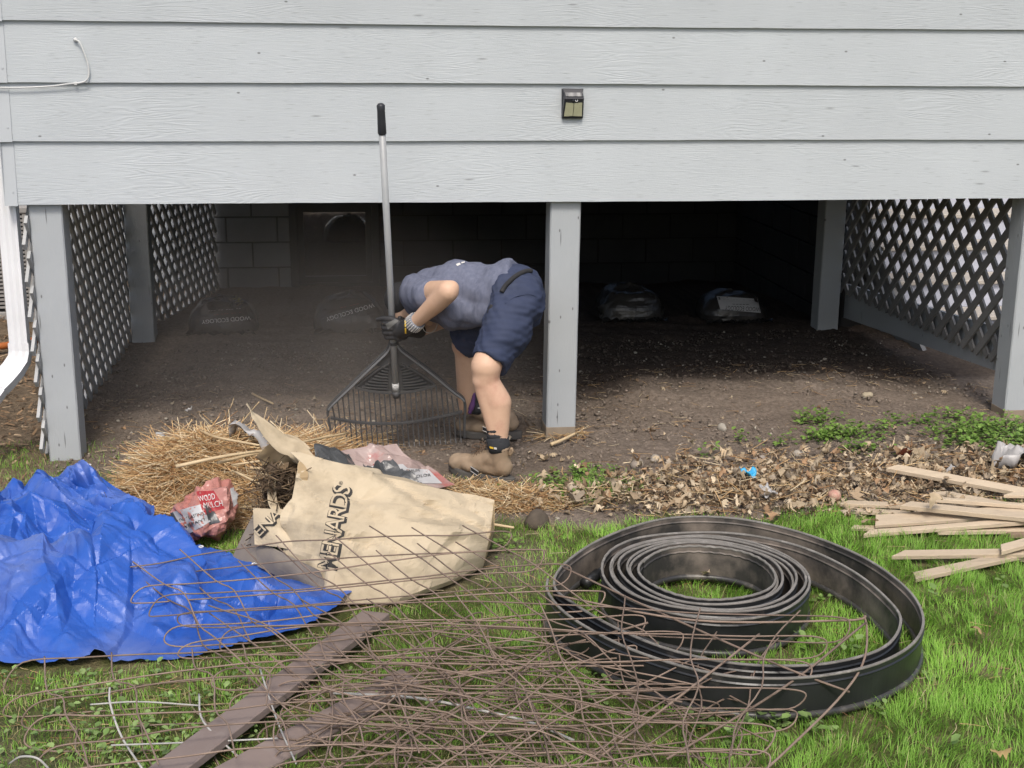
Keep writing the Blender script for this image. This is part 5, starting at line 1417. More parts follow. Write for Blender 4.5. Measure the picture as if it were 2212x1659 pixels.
# ================================================================== empty plastic mulch bags in front
pink = pmat('pink_red_film', (.46, .17, .135), (.55, .28, .24), scale=6, rough=.28, bump=.4, bscale=30, spec=.5, dist=.005, transl=.2)
clear = pmat('dusty_clear_film', (.42, .33, .30), (.30, .22, .20), scale=5, rough=.25, bump=.4, bscale=28, spec=.55, dist=.005, c3=(.40, .10, .09), c3scale=6, c3cut=(.5, .7))
darkf = pmat('grey_black_film', (.055, .058, .06), (.085, .09, .092), scale=5, rough=.32, bump=.4, bscale=24, spec=.5, dist=.005)
for _m in (pink, clear, darkf): crinkle(_m, ((12, .5, .008), (30, .4, .003)))
rb = thing('plastic_bag', 'crumpled pink and red plastic mulch bag between the tarp and the paper bag', 'bag', (*G(440, 1165)[:2], 0))
bm = bmesh.new(); bmesh.ops.create_icosphere(bm, subdivisions=5, radius=1); V = np.array([v.co[:] for v in bm.verts]); F = [tuple(v.index for v in f.verts) for f in bm.faces]; bm.free()
cL = W(366, 1120, -1.16); cR = W(520, 1080, -1.16); c = (cL + cR) / 2; c[2] = .115
ax = (cR - cL) / 2; V2 = []; D2 = []
for p in V:
    q = np.array([p[0] * .125, p[1] * .10, p[2] * .105]); an = .35; q = np.array([q[0] * math.cos(an) - q[2] * math.sin(an), q[1], q[0] * math.sin(an) + q[2] * math.cos(an)])
    d = q / np.linalg.norm(q); pos = c + q
    V2.append(pos); D2.append(d)
V2 = np.array(V2); D2 = np.array(D2)
rk = np.random.default_rng(9); pn = rk.normal(0, 1, (46, 3)); pn /= np.linalg.norm(pn, axis=1)[:, None]; ph_ = rk.uniform(.72, 1.02, 46)
un = np.array(V); rad_ = np.min(np.where(un @ pn.T > .12, ph_ / np.maximum(un @ pn.T, .12), 9), axis=1)
V2 = c + (V2 - c) * np.clip(rad_, .6, 1.25)[:, None] * 1.12
V2 = V2 + D2 * (.018 * folds(V2, .10, 23) + .005 * folds(V2, .04, 25))[:, None]; V2[:, 2] = np.maximum(V2[:, 2], .008)
rbo = link('film', mesh_from('film', V2, F), pink, rb); rbo.data.shade_flat(); bpy.context.view_layer.update(); bv = bvh_of(rbo)
print_patch('print_panel', bv, rb, ink_r, ((424, 1062), (462, 1060), (486, 1098), (440, 1112)), 8, .0015)
print_patch('print_panel', bv, rb, film_w, ((372, 1106), (440, 1088), (456, 1126), (404, 1156)), 8, .0015)
print_patch('print_panel', bv, rb, darkf, ((362, 1112), (374, 1106), (402, 1156), (384, 1150)), 8, .0018)
print_patch('print_panel', bv, rb, darkf, ((440, 1088), (462, 1104), (476, 1128), (452, 1134)), 8, .0018)
print_patch('print_panel', bv, rb, film_w, ((496, 1056), (518, 1046), (520, 1080), (504, 1096)), 8, .0015)
print_text('lettering', 'WOOD', bv, rb, ink_w, (430, 1085), (466, 1078), 12, .0035)
print_text('lettering', 'MULCH', bv, rb, ink_w, (440, 1099), (482, 1092), 12, .0035)
print_text('lettering', 'LONG LASTING', bv, rb, ink, (386, 1128), (440, 1112), 6, .0035)
print_text('lettering', 'VIBRANT', bv, rb, ink, (400, 1140), (444, 1124), 6, .0035)
# the flattened one behind
fb2 = thing('plastic_bag', 'flattened clear, red and black plastic mulch bag behind the paper bag', 'bag', (*G(860, 1040)[:2], 0))
def crumpled_sheet(name, quad, n, m_, amp, s, seed, par, z0=.01):
    a, b, c_, d = (np.array(q, float) for q in quad); V = []
    for i in range(n + 1):
        for j in range(n + 1):
            p, q = i / n, j / n; V.append((a * (1 - p) + b * p) * (1 - q) + (d * (1 - p) + c_ * p) * q)
    V = crumple(np.array(V), amp, s, seed); V[:, 2] = np.maximum(V[:, 2], z0)
    o = link(name, mesh_from(name, V, grid_faces(n + 1, n + 1)), m_, par); o.data.shade_flat(); k = o.modifiers.new('thick', 'SOLIDIFY'); k.thickness = .001; return o
s1 = crumpled_sheet('film', (W(728, 985, -.62), W(855, 962, -.50), W(985, 1048, -.72), W(870, 1078, -.95)), 34, clear, .035, .12, 5, fb2)
s2 = crumpled_sheet('film', (W(680, 975, -.72), W(752, 966, -.66), W(800, 1040, -.90), W(700, 1020, -.95)), 24, darkf, .03, .11, 6, fb2)
s3 = crumpled_sheet('film', (W(780, 1005, -.78), W(850, 1000, -.78), W(905, 1050, -.92), W(820, 1045, -.96)), 24, darkf, .035, .09, 7, fb2)
bpy.context.view_layer.update(); bv = bvh_of(s1)
print_patch('print_panel', bv, fb2, film_w, ((800, 1008), (870, 1003), (915, 1042), (880, 1048)), 8, .002)
print_patch('print_panel', bv, fb2, film_w, ((880, 1012), (925, 1015), (955, 1045), (912, 1045)), 8, .002)
print_patch('print_panel', bv, fb2, ink_r, ((806, 1004), (822, 1002), (830, 1018), (814, 1022)), 6, .003)
print_text('lettering', 'PREMIUM', bv, fb2, ink, (868, 1024), (905, 1020), 6, .004)
print_text('lettering', 'COLOR', bv, fb2, ink, (890, 1034), (930, 1030), 6, .004)
print_text('lettering', '2X', bv, fb2, ink_w, (811, 1017), (825, 1013), 7, .005)
# smaller scraps
def scrap(name, label, u, v, z, sz, m_, seed, cat='plastic scrap', amp=.5):
    p = G(u, v, z); a = sz
    V = [];  n = 12
    for i in range(n + 1):
        for j in range(n + 1): V.append((p[0] + (i / n - .5) * a, p[1] + (j / n - .5) * a * .7, p[2] + a * .1))
    V = crumple(np.array(V), a * amp, a * .5, seed); V[:, 2] = np.maximum(V[:, 2], float(gz(p[0], p[1])) + .003)
    o = link(name, mesh_from(name, V, grid_faces(n + 1, n + 1)), m_, smooth=True); k = o.modifiers.new('thick', 'SOLIDIFY'); k.thickness = .0012
    return tag(o, label, cat)
blue_s = pmat('light_blue_film', (.05, .36, .62), rough=.4, bump=.2)
pale_s = pmat('pale_film', (.42, .41, .40), (.30, .295, .29), scale=8, rough=.35, bump=.3)
scrap('plastic_scrap', 'light blue scrap of plastic on the leaf litter', 1617, 1020, .065, .065, blue_s, 3)
scrap('plastic_scrap', 'white and grey torn plastic scrap lying in the leaf litter', 1662, 1062, .04, .07, pale_s, 4)
scrap('plastic_sheet', 'translucent grey plastic scrap on the heap beside the stakes', 2185, 1000, .06, .16, pale_s, 5, amp=.45)
scrap('plastic_sheet', 'crumpled white plastic behind the torn paper strips', 548, 948, .20, .17, pale_s, 6, amp=.4)
scrap('plastic_scrap', 'tiny white scrap of plastic on the bare dirt behind the straw', 407, 886, .01, .035, pale_s, 7)
scrap('plastic_scrap', 'white crumpled scrap near the stake heap', 2045, 1018, .05, .05, pale_s, 8)
p = G(1803, 1070, .05)
bm = bmesh.new(); bmesh.ops.create_uvsphere(bm, u_segments=20, v_segments=12, radius=.026)
for v_ in bm.verts:
    v_.co.z *= .9; v_.co += v_.co.normalized() * .002 * pf(v_.co, .02, 4)
    v_.co += Vector([float(q) for q in p])
me = bpy.data.meshes.new('fruit'); bm.to_mesh(me); bm.free()
tag(link('fruit', me, pmat('fruit_skin', (.42, .20, .16), (.50, .36, .26), scale=60, rough=.5, bump=.1), smooth=True), 'small round pinkish fruit in the leaf litter near the stakes', 'fruit')
# yellow leaf sprig on the first mulch bag
n = 26; q = W(545, 670, 2.62); sx = np.linspace(0, 1, n)
A0, A1 = W(528, 660, 2.66), W(560, 682, 2.62)
x = A0[0] + (A1[0] - A0[0]) * sx * .6 - .06; y = 2.62 + R.normal(0, .015, n); z = A0[2] + (A1[2] - A0[2]) * sx * .6 + .06 + R.normal(0, .01, n)
V, F, tn = leaf_quads(x, y, z, R.uniform(.014, .03, n), R.uniform(0, 6.28, n), R.uniform(-.4, .4, n), np.tile(np.array([[.26, .24, .06]]), (n, 1)))
me = mesh_from('leaf_sprig', V, F); setcol(me, tn); tag(link('leaf_sprig', me, wm, smooth=True), 'yellow green leaf sprig lying on the mulch bag by the lattice', 'sprig', kind='stuff')

# ================================================================== leaf rake, standing on its tines
rk_blk = pmat('rake_plastic', (.052, .053, .055), (.078, .078, .078), scale=8, rough=.45, bump=.08, bscale=60, spec=.4)
rk_edge = pmat('rake_edge', (.20, .205, .215), (.165, .17, .175), scale=8, rough=.35, bump=.05)
alu = pmat('rake_tube', (.36, .375, .38), (.31, .32, .325), scale=5, rough=.42, bump=.05, metal=.05)
RB = G(858, 957, -.012); RB = W(858, 957, -.035)
YT = RB[1] - .30
RT = W(822, 222, YT)
lean = (RT - RB); RL = np.linalg.norm(lean); lean /= RL
rx = np.array([1.0, .03, 0]); rx -= lean * np.dot(rx, lean); rx /= np.linalg.norm(rx); rn = np.cross(rx, lean)   # rn points away or towards
if rn[1] > 0: rn = -rn                                                                                       # towards the camera
def RP(x, y):   # crop reading -> point on the rake's plane
    return PL((780 + x * .1808) / 1.1302, (800 + y * .1808) / 1.1302, RB, rn)
rake = thing('leaf_rake', 'wide black plastic leaf rake with a grey handle held upright', 'rake', RB)
hb = RP(1030, 880)
ht = RT
V, F = tube([hb + rn * .012, hb * .5 + ht * .5 + rn * .012, ht + rn * .012 - lean * .11], .0145, 16); link('handle', mesh_from('handle', V, F), alu, rake, smooth=True)
gp = [ht - lean * .128, ht - lean * .122, ht - lean * .08, ht - lean * .03, ht - lean * .008, ht]
V, F = tube([p + rn * .012 for p in gp], [.0165, .0185, .0175, .0165, .0175, .011], 16); link('grip', mesh_from('grip', V, F), blk, rake, smooth=True)
def strip(name, pts, wd, th, m, par, off=0.0):
    """flat bar following pts in the rake plane: wd in plane, th through it"""
    P = np.array(pts); T = np.gradient(P, axis=0); T /= np.linalg.norm(T, axis=1)[:, None]
    wd = np.broadcast_to(np.asarray(wd, float), (len(P),)); V = []
    for p, t, w_ in zip(P, T, wd):
        s = np.cross(rn, t); s /= np.linalg.norm(s)
        for (a, b) in ((-1, -1), (1, -1), (1, 1), (-1, 1)): V.append(p + s * a * w_ / 2 + rn * (b * th / 2 + off))
    n = len(P); F = [(i * 4 + k, i * 4 + (k + 1) % 4, i * 4 + 4 + (k + 1) % 4, i * 4 + 4 + k) for i in range(n - 1) for k in range(4)] + [(0, 1, 2, 3), (n * 4 - 1, n * 4 - 2, n * 4 - 3, n * 4 - 4)]
    me = mesh_from(name, V, F); recalc(me); return link(name, me, m, par)
le = catmull([RP(*q) for q in ((960, 170), (955, 215), (935, 275), (880, 350), (690, 530), (480, 730), (250, 950), (140, 1065), (112, 1130), (118, 1200), (135, 1300), (150, 1400))], 5)
re = catmull([RP(*q) for q in ((1040, 170), (1045, 210), (1068, 262), (1130, 325), (1320, 465), (1500, 600), (1800, 850), (1930, 950), (1962, 1020), (1966, 1100), (1958, 1250), (1955, 1480))], 5)
for e, wz in ((le, 1), (re, 1)):
    n = len(e); wv = np.interp(np.linspace(0, 1, n), (0, .1, .55, .62, 1), (.012, .016, .018, .014, .009))
    strip('frame', e, wv, .022, rk_blk, rake)
    strip('frame_edge', e[4:int(n * .68)], .0065, .006, rk_edge, rake, .0145)
# solid throat and ribbed fan
def flat(name, poly, th, m, par, off=0.0):
    n = len(poly); V = [p + rn * (off + th / 2) for p in poly] + [p + rn * (off - th / 2) for p in poly]
    F = [tuple(range(n)), tuple(range(n, 2 * n))[::-1]] + [(i, n + i, n + (i + 1) % n, (i + 1) % n) for i in range(n)]
    me = mesh_from(name, V, F); recalc(me); bm = bmesh.new(); bm.from_mesh(me); bmesh.ops.triangulate(bm, faces=[f for f in bm.faces if len(f.verts) > 4]); bm.to_mesh(me); bm.free()
    return link(name, me, m, par)
flat('throat', [RP(*q) for q in ((962, 175), (1040, 175), (1060, 270), (1110, 330), (1300, 470), (1210, 520), (1090, 490), (930, 490), (840, 530), (740, 500), (880, 365), (945, 270))], .006, rk_blk, rake, -.004)
lo_arc = lambda x: np.interp(x, (490, 600, 700, 850, 1010, 1150, 1300, 1450, 1560), (800, 832, 855, 873, 882, 870, 848, 812, 772))
up_arc = lambda x: np.interp(x, (490, 560, 700, 840, 930, 1090, 1210, 1400, 1560), (800, 745, 630, 535, 495, 492, 540, 655, 772))
xs = np.linspace(492, 1558, 40)
flat('fan_back', [RP(x, up_arc(x)) for x in xs] + [RP(x, lo_arc(x)) for x in xs[::-1]], .004, rk_blk, rake, -.010)
strip('fan_rim', catmull([RP(x, lo_arc(x)) for x in np.linspace(480, 1565, 12)], 3), .012, .014, rk_blk, rake)
strip('fan_rim', catmull([RP(x, up_arc(x) - 4) for x in np.linspace(495, 935, 7)], 3), .008, .012, rk_blk, rake)
strip('fan_rim', catmull([RP(x, up_arc(x) - 4) for x in np.linspace(1088, 1556, 7)], 3), .008, .012, rk_blk, rake)
for k in range(8):
    y = 545 + k * 38; xl = 870 - k * 42; xr = 1170 + k * 46
    strip('fan_rib', catmull([RP(xl, y - 8 - k), RP((xl + 940) / 2, y + 4), RP(935 - k * 2, y + 10)], 4), .006, .012, rk_blk, rake, .0)
    strip('fan_rib', catmull([RP(1100 + k * 5, y + 5), RP((xr + 1110) / 2, y - 6), RP(xr, y - 26 - k)], 4), .006, .012, rk_blk, rake, .0)
V, F = tube([RP(1000, 180) + rn * .012, RP(1005, 215) + rn * .012], .019, 14); link('collar', mesh_from('collar', V, F), rk_blk, rake, smooth=False)
V, F = tube([RP(1031, 842) + rn * .012, RP(1037, 925) + rn * .012], [.019, .016], 14); link('socket', mesh_from('socket', V, F), rk_blk, rake, smooth=True)
V, F = tube([RP(1022, 732) + rn * .012, RP(1030, 845) + rn * .012], .0162, 14); link('barcode_sticker', mesh_from('barcode_sticker', V, F), pmat('sticker', (.62, .62, .60), (.16, .16, .16), scale=260, rough=.5, bump=0, stretch=(.05, 1, 1)), rake, smooth=True)
bar_arc = lambda x: np.interp(x, (150, 300, 480, 640, 800, 950, 1100, 1300, 1500, 1700, 1925), (1212, 1242, 1270, 1284, 1291, 1291, 1285, 1262, 1226, 1182, 1128))
strip('cross_bar', catmull([RP(x, bar_arc(x)) for x in np.linspace(150, 1930, 14)], 3), .010, .014, rk_blk, rake, .003)
top_of = lambda x: max(lo_arc(x) if 490 <= x <= 1560 else 0, np.interp(x, (150, 490), (1080, 800)) if x < 490 else 0, np.interp(x, (1560, 1930), (772, 1010)) if x > 1560 else 0)
nt = 25
for k in range(nt):
    xb = 205 + (1885 - 205) * k / (nt - 1); dx = -34
    yt = top_of(xb + dx * .9) + 4; ye = np.interp(xb, (200, 1000, 1900), (1500, 1560, 1490))
    a, m_, e = RP(xb + dx * .9, yt), RP(xb, bar_arc(xb)), RP(xb + 22, ye)
    tip = e + rn * .0 - lean * .0
    b1 = strip('tine', [a, a * .5 + m_ * .5, m_, m_ * .6 + e * .4, e * .85 + m_ * .15, e, e - lean * .012 + rn * .02], [.0065, .0065, .0068, .0065, .006, .005, .004], .009, rk_blk, rake, -.001)

# ================================================================== the man bending under the house
def blob_data(prims, voxel, smooth=6, fac=.5):
    bm = bmesh.new()
    for p in prims:
        if p[0] == 'e':     # ellipsoid: centre, axes (three vectors)
            _, c, ax = p; r = bmesh.ops.create_icosphere(bm, subdivisions=3, radius=1)
            for v in r['verts']: q = v.co; v.co = Vector([float(k) for k in (np.array(c) + ax[0] * q.x + ax[1] * q.y + ax[2] * q.z)])
        else:               # cone with round ('c') or flat ('f') far end
            k, p0, r0, p1, r1 = p[:5]; p0, p1 = np.array(p0, float), np.array(p1, float); d = p1 - p0; L = np.linalg.norm(d); d = d / L
            sq = p[5] if len(p) > 5 else 1.0; n = 20; prof = []
            for t in np.linspace(-math.pi / 2, 0, 6): prof.append((r0 * math.sin(t), r0 * math.cos(t)))
            prof.append((L * .5, (r0 + r1) / 2))
            if k == 'c':
                for t in np.linspace(0, math.pi / 2, 6): prof.append((L + r1 * math.sin(t), r1 * math.cos(t)))
            else: prof += [(L, r1), (L, 1e-4)]
            u = np.cross(d, [0, 1, 0]); u /= np.linalg.norm(u); v = np.cross(d, u); vs = []
            for (h, rr_) in prof:
                rr_ = max(rr_, 1e-4); vs.append([bm.verts.new([float(q) for q in (p0 + d * h + u * math.cos(a) * rr_ + v * math.sin(a) * rr_ * sq)]) for a in np.arange(n) * 2 * math.pi / n])
            for a, b in zip(vs[:-1], vs[1:]):
                for i in range(n): bm.faces.new((a[i], a[(i + 1) % n], b[(i + 1) % n], b[i]))
            bm.faces.new(vs[0][::-1]); bm.faces.new(vs[-1])
    bmesh.ops.recalc_face_normals(bm, faces=bm.faces)
    me = bpy.data.meshes.new('tmp'); bm.to_mesh(me); bm.free()
    o = bpy.data.objects.new('tmp', me); COL.objects.link(o)
    q = o.modifiers.new('r', 'REMESH'); q.mode = 'VOXEL'; q.voxel_size = voxel
    s = o.modifiers.new('s', 'SMOOTH'); s.factor = fac; s.iterations = smooth
    bpy.context.view_layer.update()
    out = bpy.data.meshes.new_from_object(o.evaluated_get(bpy.context.evaluated_depsgraph_get()))
    bpy.data.objects.remove(o); bpy.data.meshes.remove(me)
    V = np.empty(len(out.vertices) * 3, np.float32); out.vertices.foreach_get('co', V); V = V.reshape(-1, 3).astype(float)
    F = [tuple(p.vertices) for p in out.polygons]; NN = np.array([v.normal[:] for v in out.vertices]); bpy.data.meshes.remove(out)
    return V, F, NN
def blob(name, prims, voxel, m, par, smooth=6, fac=.5, disp=None):
    V, F, NN = blob_data(prims, voxel, smooth, fac)
    if disp is not None: V = V + NN * np.asarray(disp(V))[:, None]
    return link(name, mesh_from(name, V, F), m, par, smooth=True)
skin = pmat('skin', (.56, .36, .245), (.62, .42, .30), scale=9, rough=.5, bump=.12, bscale=120, spec=.35, c3=(.43, .215, .15), c3scale=9, c3cut=(.5, .85), dist=.002)
shirt_m = pmat('heather_shirt', (.115, .127, .178), (.155, .168, .225), scale=70, rough=.9, bump=.3, bscale=220, stretch=(1, 1, .4), spec=.15, dist=.002, c3=(.095, .105, .15), c3scale=30)
shorts_m = pmat('navy_shorts', (.030, .040, .078), (.040, .051, .093), scale=8, rough=.75, bump=.2, bscale=200, spec=.25, c3=(.065, .077, .115), c3scale=5, c3cut=(.58, .85), dist=.002)
glove_m = pmat('glove', (.020, .020, .022), (.034, .034, .036), scale=20, rough=.6, bump=.3, bscale=120)
glove_g = pmat('glove_palm', (.12, .12, .115), (.09, .09, .088), scale=20, rough=.7, bump=.2)
leather = pmat('boot_leather', (.33, .245, .165), (.26, .19, .125), scale=9, rough=.7, bump=.4, bscale=70, c3=(.34, .265, .19), c3scale=6, c3cut=(.5, .75))
sole_m = pmat('boot_sole', (.105, .10, .09), (.075, .07, .065), scale=10, rough=.8, bump=.3, bscale=80)
sock_m = pmat('dark_sock', (.028, .030, .034), (.04, .042, .046), scale=30, rough=.95, bump=.5, bscale=140, stretch=(1, 1, 4))
lace_m = pmat('boot_lace', (.13, .085, .055), rough=.8, bump=.2)
cap_m = pmat('dark_cap', (.022, .022, .024), (.03, .03, .032), scale=30, rough=.85, bump=.3)
yel = pmat('yellow_mark', (.75, .50, .04), rough=.5, bump=0)

gN = G(1050, 1045, 0)
man = thing('person', 'person in blue t-shirt, navy shorts and tan boots bending over beside the rake', 'person', (gN[0], gN[1] + .3, float(gz(gN[0], gN[1]))))
hipN, kneeN, ankN = W(1110, 660, -.40), W(1050, 822, -.55), W(1080, 962, -.585)
hipF, kneeF, ankF = W(1085, 655, -.17), W(1003, 745, -.03), W(1004, 880, .05)
shN, elN, wrN = W(903, 634, -.12), W(968, 629, -.43), W(896, 697, -.265)
shF, elF, wrF = W(905, 640, .10), W(955, 690, .16), W(905, 715, .02)
chest = W(950, 636, -.07)
Hc = W(898, 658, -.01)
ax_c = np.array([-.86, 0, -.5]); ax_c /= np.linalg.norm(ax_c); ax_f = np.array([-.5, -.12, -.86]); ax_f -= ax_c * np.dot(ax_f, ax_c); ax_f /= np.linalg.norm(ax_f); ax_s = np.cross(ax_c, ax_f)
calfB = np.array([.030, 0, 0])
prims = [('e', Hc, (ax_c * .118, ax_f * .098, ax_s * .078)),
         ('e', Hc - ax_c * .055 + ax_f * .055, (ax_c * .055, ax_f * .05, ax_s * .052)),        # jaw and chin
         ('e', Hc + ax_f * .100 - ax_c * .012, (ax_c * .024, ax_f * .020, ax_s * .013)),        # nose
         ('e', Hc + ax_f * .086 + ax_c * .030, (ax_c * .012, ax_f * .014, ax_s * .05)),         # brow
         ('e', Hc + ax_f * .088 - ax_c * .055, (ax_c * .008, ax_f * .014, ax_s * .024)),        # lips
         ('e', Hc + ax_s * .080 - ax_f * .008, (ax_c * .030, ax_f * .018, ax_s * .010)), ('e', Hc - ax_s * .080 - ax_f * .008, (ax_c * .030, ax_f * .018, ax_s * .010)),
         ('c', Hc - ax_c * .05 - ax_f * .02, .062, chest, .075),
         ('c', chest, .12, W(1085, 640, -.25), .12),
         ('c', shN, .055, elN, .047), ('c', elN, .047, elN * .65 + wrN * .35 + [0, 0, -.004], .043), ('c', elN * .65 + wrN * .35 + [0, 0, -.004], .043, wrN, .029),
         ('e', elN + [.012, -.004, .012], (np.array([.036, 0, 0]), np.array([0, .036, 0]), np.array([0, 0, .036]))),
         ('c', shF, .055, elF, .046), ('c', elF, .045, wrF, .029),
         ('c', hipN + [0, .03, 0], .06, kneeN + [0, 0, .06], .066), ('c', kneeN + [0, 0, .06], .064, kneeN, .056),
         ('e', kneeN + [-.014, -.006, .004], (np.array([.046, 0, 0]), np.array([0, .046, 0]), np.array([0, 0, .052]))),
         ('c', kneeN, .053, kneeN * .66 + ankN * .34 + calfB, .059), ('c', kneeN * .66 + ankN * .34 + calfB, .058, kneeN * .25 + ankN * .75 + calfB * .4, .043), ('c', kneeN * .25 + ankN * .75 + calfB * .4, .041, ankN, .033),
         ('c', kneeN * .9 + ankN * .1 + [-.012, 0, 0], .045, ankN + [-.006, 0, 0], .030),
         ('c', hipF, .06, kneeF, .060), ('c', kneeF, .055, kneeF * .62 + ankF * .38 + calfB, .056), ('c', kneeF * .62 + ankF * .38 + calfB, .055, ankF, .036), ('c', kneeF, .048, ankF, .032)]
blob('body', prims, .0068, skin, man, 7)
# eyes are turned to the ground; closed lids read as small creases, the cap covers the crown
blob('cap', [('e', Hc + ax_c * .050 - ax_f * .045 + [0, 0, .012], (ax_c * .078, ax_f * .080, ax_s * .086)), ('e', Hc + ax_c * .10 + ax_f * .06, (ax_c * .012, ax_f * .055, ax_s * .06))], .007, cap_m, man, 4)
bpy.context.view_layer.update()
def wr_shirt(P):
    Q = np.array(P) * [1.0, 1.0, .55]
    return .0075 * folds(Q, .13, 3) + .003 * folds(Q, .055, 7)
blob('shirt', [('c', W(1078, 634, -.25), .130, W(985, 630, -.14), .138), ('c', W(985, 630, -.14), .137, W(930, 636, -.06), .118),
               ('e', W(1000, 660, -.17), (np.array([.16, 0, 0]), np.array([0, .17, 0]), np.array([0, 0, .104]))),
               ('e', W(945, 640, -.06), (np.array([.12, 0, 0]), np.array([0, .185, 0]), np.array([0, 0, .118]))),
               ('c', shN, .090, shN * .6 + elN * .4 + [-.008, 0, -.006], .074), ('f', shN * .7 + elN * .3, .080, shN * .48 + elN * .52 + [-.004, 0, -.004], .070),
               ('c', shF, .085, shF * .4 + elF * .6, .07), ('e', W(901, 655, -.11), (np.array([.062, 0, 0]), np.array([0, .07, 0]), np.array([0, 0, .058]))),
               ('c', W(1060, 668, -.31), .075, W(985, 684, -.22), .06),
               ('f', W(1080, 635, -.26), .137, W(1126, 618, -.30), .128)], .0078, shirt_m, man, 5, .5, wr_shirt)
def wr_shorts(P):
    Q = np.array(P); Q = np.stack([Q[:, 0] * .5 + Q[:, 2] * .35, Q[:, 1] * .8, Q[:, 2] * 1.3], -1)
    return .0075 * folds(Q, .11, 13) + .003 * folds(Q, .05, 17)
hemN = kneeN + np.array([.012, .012, .075]); hemF = kneeF + np.array([-.004, 0, .012])
blob('shorts', [('c', W(1112, 634, -.30), .128, W(1115, 655, -.29), .125),
                ('e', W(1117, 650, -.38), (np.array([.122, 0, 0]), np.array([0, .10, 0]), np.array([0, 0, .122]))), ('e', W(1120, 645, -.18), (np.array([.118, 0, 0]), np.array([0, .10, 0]), np.array([0, 0, .118]))),
                ('f', W(1110, 668, -.40), .110, hemN, .080), ('f', W(1106, 705, -.42), .098, hemN + [0, 0, -.0], .084),
                ('f', hipF, .115, hemF, .082)], .0078, shorts_m, man, 5, .45, wr_shorts)
# belt, pocket clip and shirt print
_bs = [bvh_of(o) for o in man.children if o.name.startswith(('shirt', 'shorts'))]
def on_clothes(u, v, lift):
    c = [q for q in (on_surface(k, u, v, lift) for k in _bs) if q is not None]
    return min(c, key=lambda q: np.linalg.norm(q - CAM_P)) if c else None
bp_ = [on_clothes(u, v, .004) for u, v in ((1084, 632), (1092, 619), (1102, 608), (1113, 599), (1125, 592), (1136, 588), (1146, 586))]
bp_ = catmull([q for q in bp_ if q is not None], 6)
V, F = tube(bp_, .0105, 10); link('belt', mesh_from('belt', V, F), cap_m, man, smooth=True)
bpy.context.view_layer.update()
shirt_o = [o for o in man.children if o.name.startswith('shirt')][0]; bsh = bvh_of(shirt_o)
for q in (((985, 571), (993, 568), (995, 572), (988, 575)), ((996, 567), (1004, 565), (1004, 568), (997, 570)), ((1008, 565), (1014, 564), (1014, 566), (1009, 567))): print_patch('shirt_print', bsh, man, ink_w, q, 2, .002)
gl = catmull([W(1064, 660, -.45), W(1058, 676, -.46), W(1062, 690, -.455), W(1078, 694, -.45), W(1084, 682, -.46), W(1072, 668, -.465)], 5)
V, F = tube(gl, .012, 8); link('hanging_glove', mesh_from('hanging_glove', V, F), cap_m, man, smooth=True)
V, F = tube(catmull([W(912, 706, -.12), W(918, 716, -.12), W(930, 719, -.12), W(940, 712, -.1), W(945, 700, -.08)], 6), .0016, 6); link('neck_cord', mesh_from('neck_cord', V, F), ink_w, man, smooth=True)
bsho = bvh_of([o for o in man.children if o.name.startswith('shorts')][0])
pc = [on_surface(bsho, u, v, .001) for u, v in ((1092, 656), (1110, 643), (1130, 637), (1146, 636), (1158, 641))]
if all(p is not None for p in pc):
    V, F = tube(catmull(pc, 6), .0018, 6); link('pocket_seam', mesh_from('pocket_seam', V, F), shorts_m, man, smooth=True)
hm = []
# gloved hand closed round the handle
hc = PL(848, 706, RB + rn * .012, rn)                       # handle centre at the grip
lx_ = rx; up_ = lean; fw = rn
gprims = []
palm = hc + fw * .042 + lx_ * .022
gprims += [('c', wrN, .036, palm + lx_ * .012, .036, 1.1), ('c', palm + up_ * .026, .027, palm - up_ * .030, .024), ('c', palm + lx_ * .02 + up_ * .018, .028, palm + lx_ * .02 - up_ * .022, .026)]
for k, (du, ln, r_) in enumerate(((.034, 1.0, .0125), (.012, 1.08, .013), (-.011, 1.02, .0125), (-.033, .86, .0112))):
    kn = hc + fw * .040 - lx_ * .010 + up_ * du
    p1 = hc + fw * .026 - lx_ * (.034 * ln) + up_ * (du - .004)
    p2 = hc - fw * .012 - lx_ * (.036 * ln) + up_ * (du - .006)
    p3 = hc - fw * .030 - lx_ * (.012) + up_ * (du - .007)
    gprims += [('c', palm + up_ * du * .9, r_ * 1.25, kn, r_ * 1.15), ('c', kn, r_ * 1.15, p1, r_ * 1.06), ('c', p1, r_ * 1.06, p2, r_), ('c', p2, r_, p3, r_ * .9)]
t0 = palm + up_ * .03 + lx_ * .012; t1 = hc + fw * .034 + up_ * .052 - lx_ * .008; t2 = hc + fw * .018 + up_ * .050 - lx_ * .042
gprims += [('c', t0, .0165, t1, .0150), ('c', t1, .0150, t2, .0125), ('c', t2, .0125, t2 - lx_ * .022 - fw * .012 - up_ * .008, .0105)]
glove = blob('glove', gprims, .0034, glove_m, man, 3, .5)
bpy.context.view_layer.update(); bgl = bvh_of(glove)
print_patch('yellow_tab', bgl, man, yel, ((874.5, 692), (877.5, 692), (878, 706), (875, 706)), 3, .002)
print_patch('yellow_tab', bgl, man, yel, ((875, 708), (878, 708), (878, 720), (875, 720)), 3, .002)
print_patch('glove_panel', bgl, man, glove_g, ((833, 700), (858, 686), (866, 690), (838, 712)), 6, .0012)
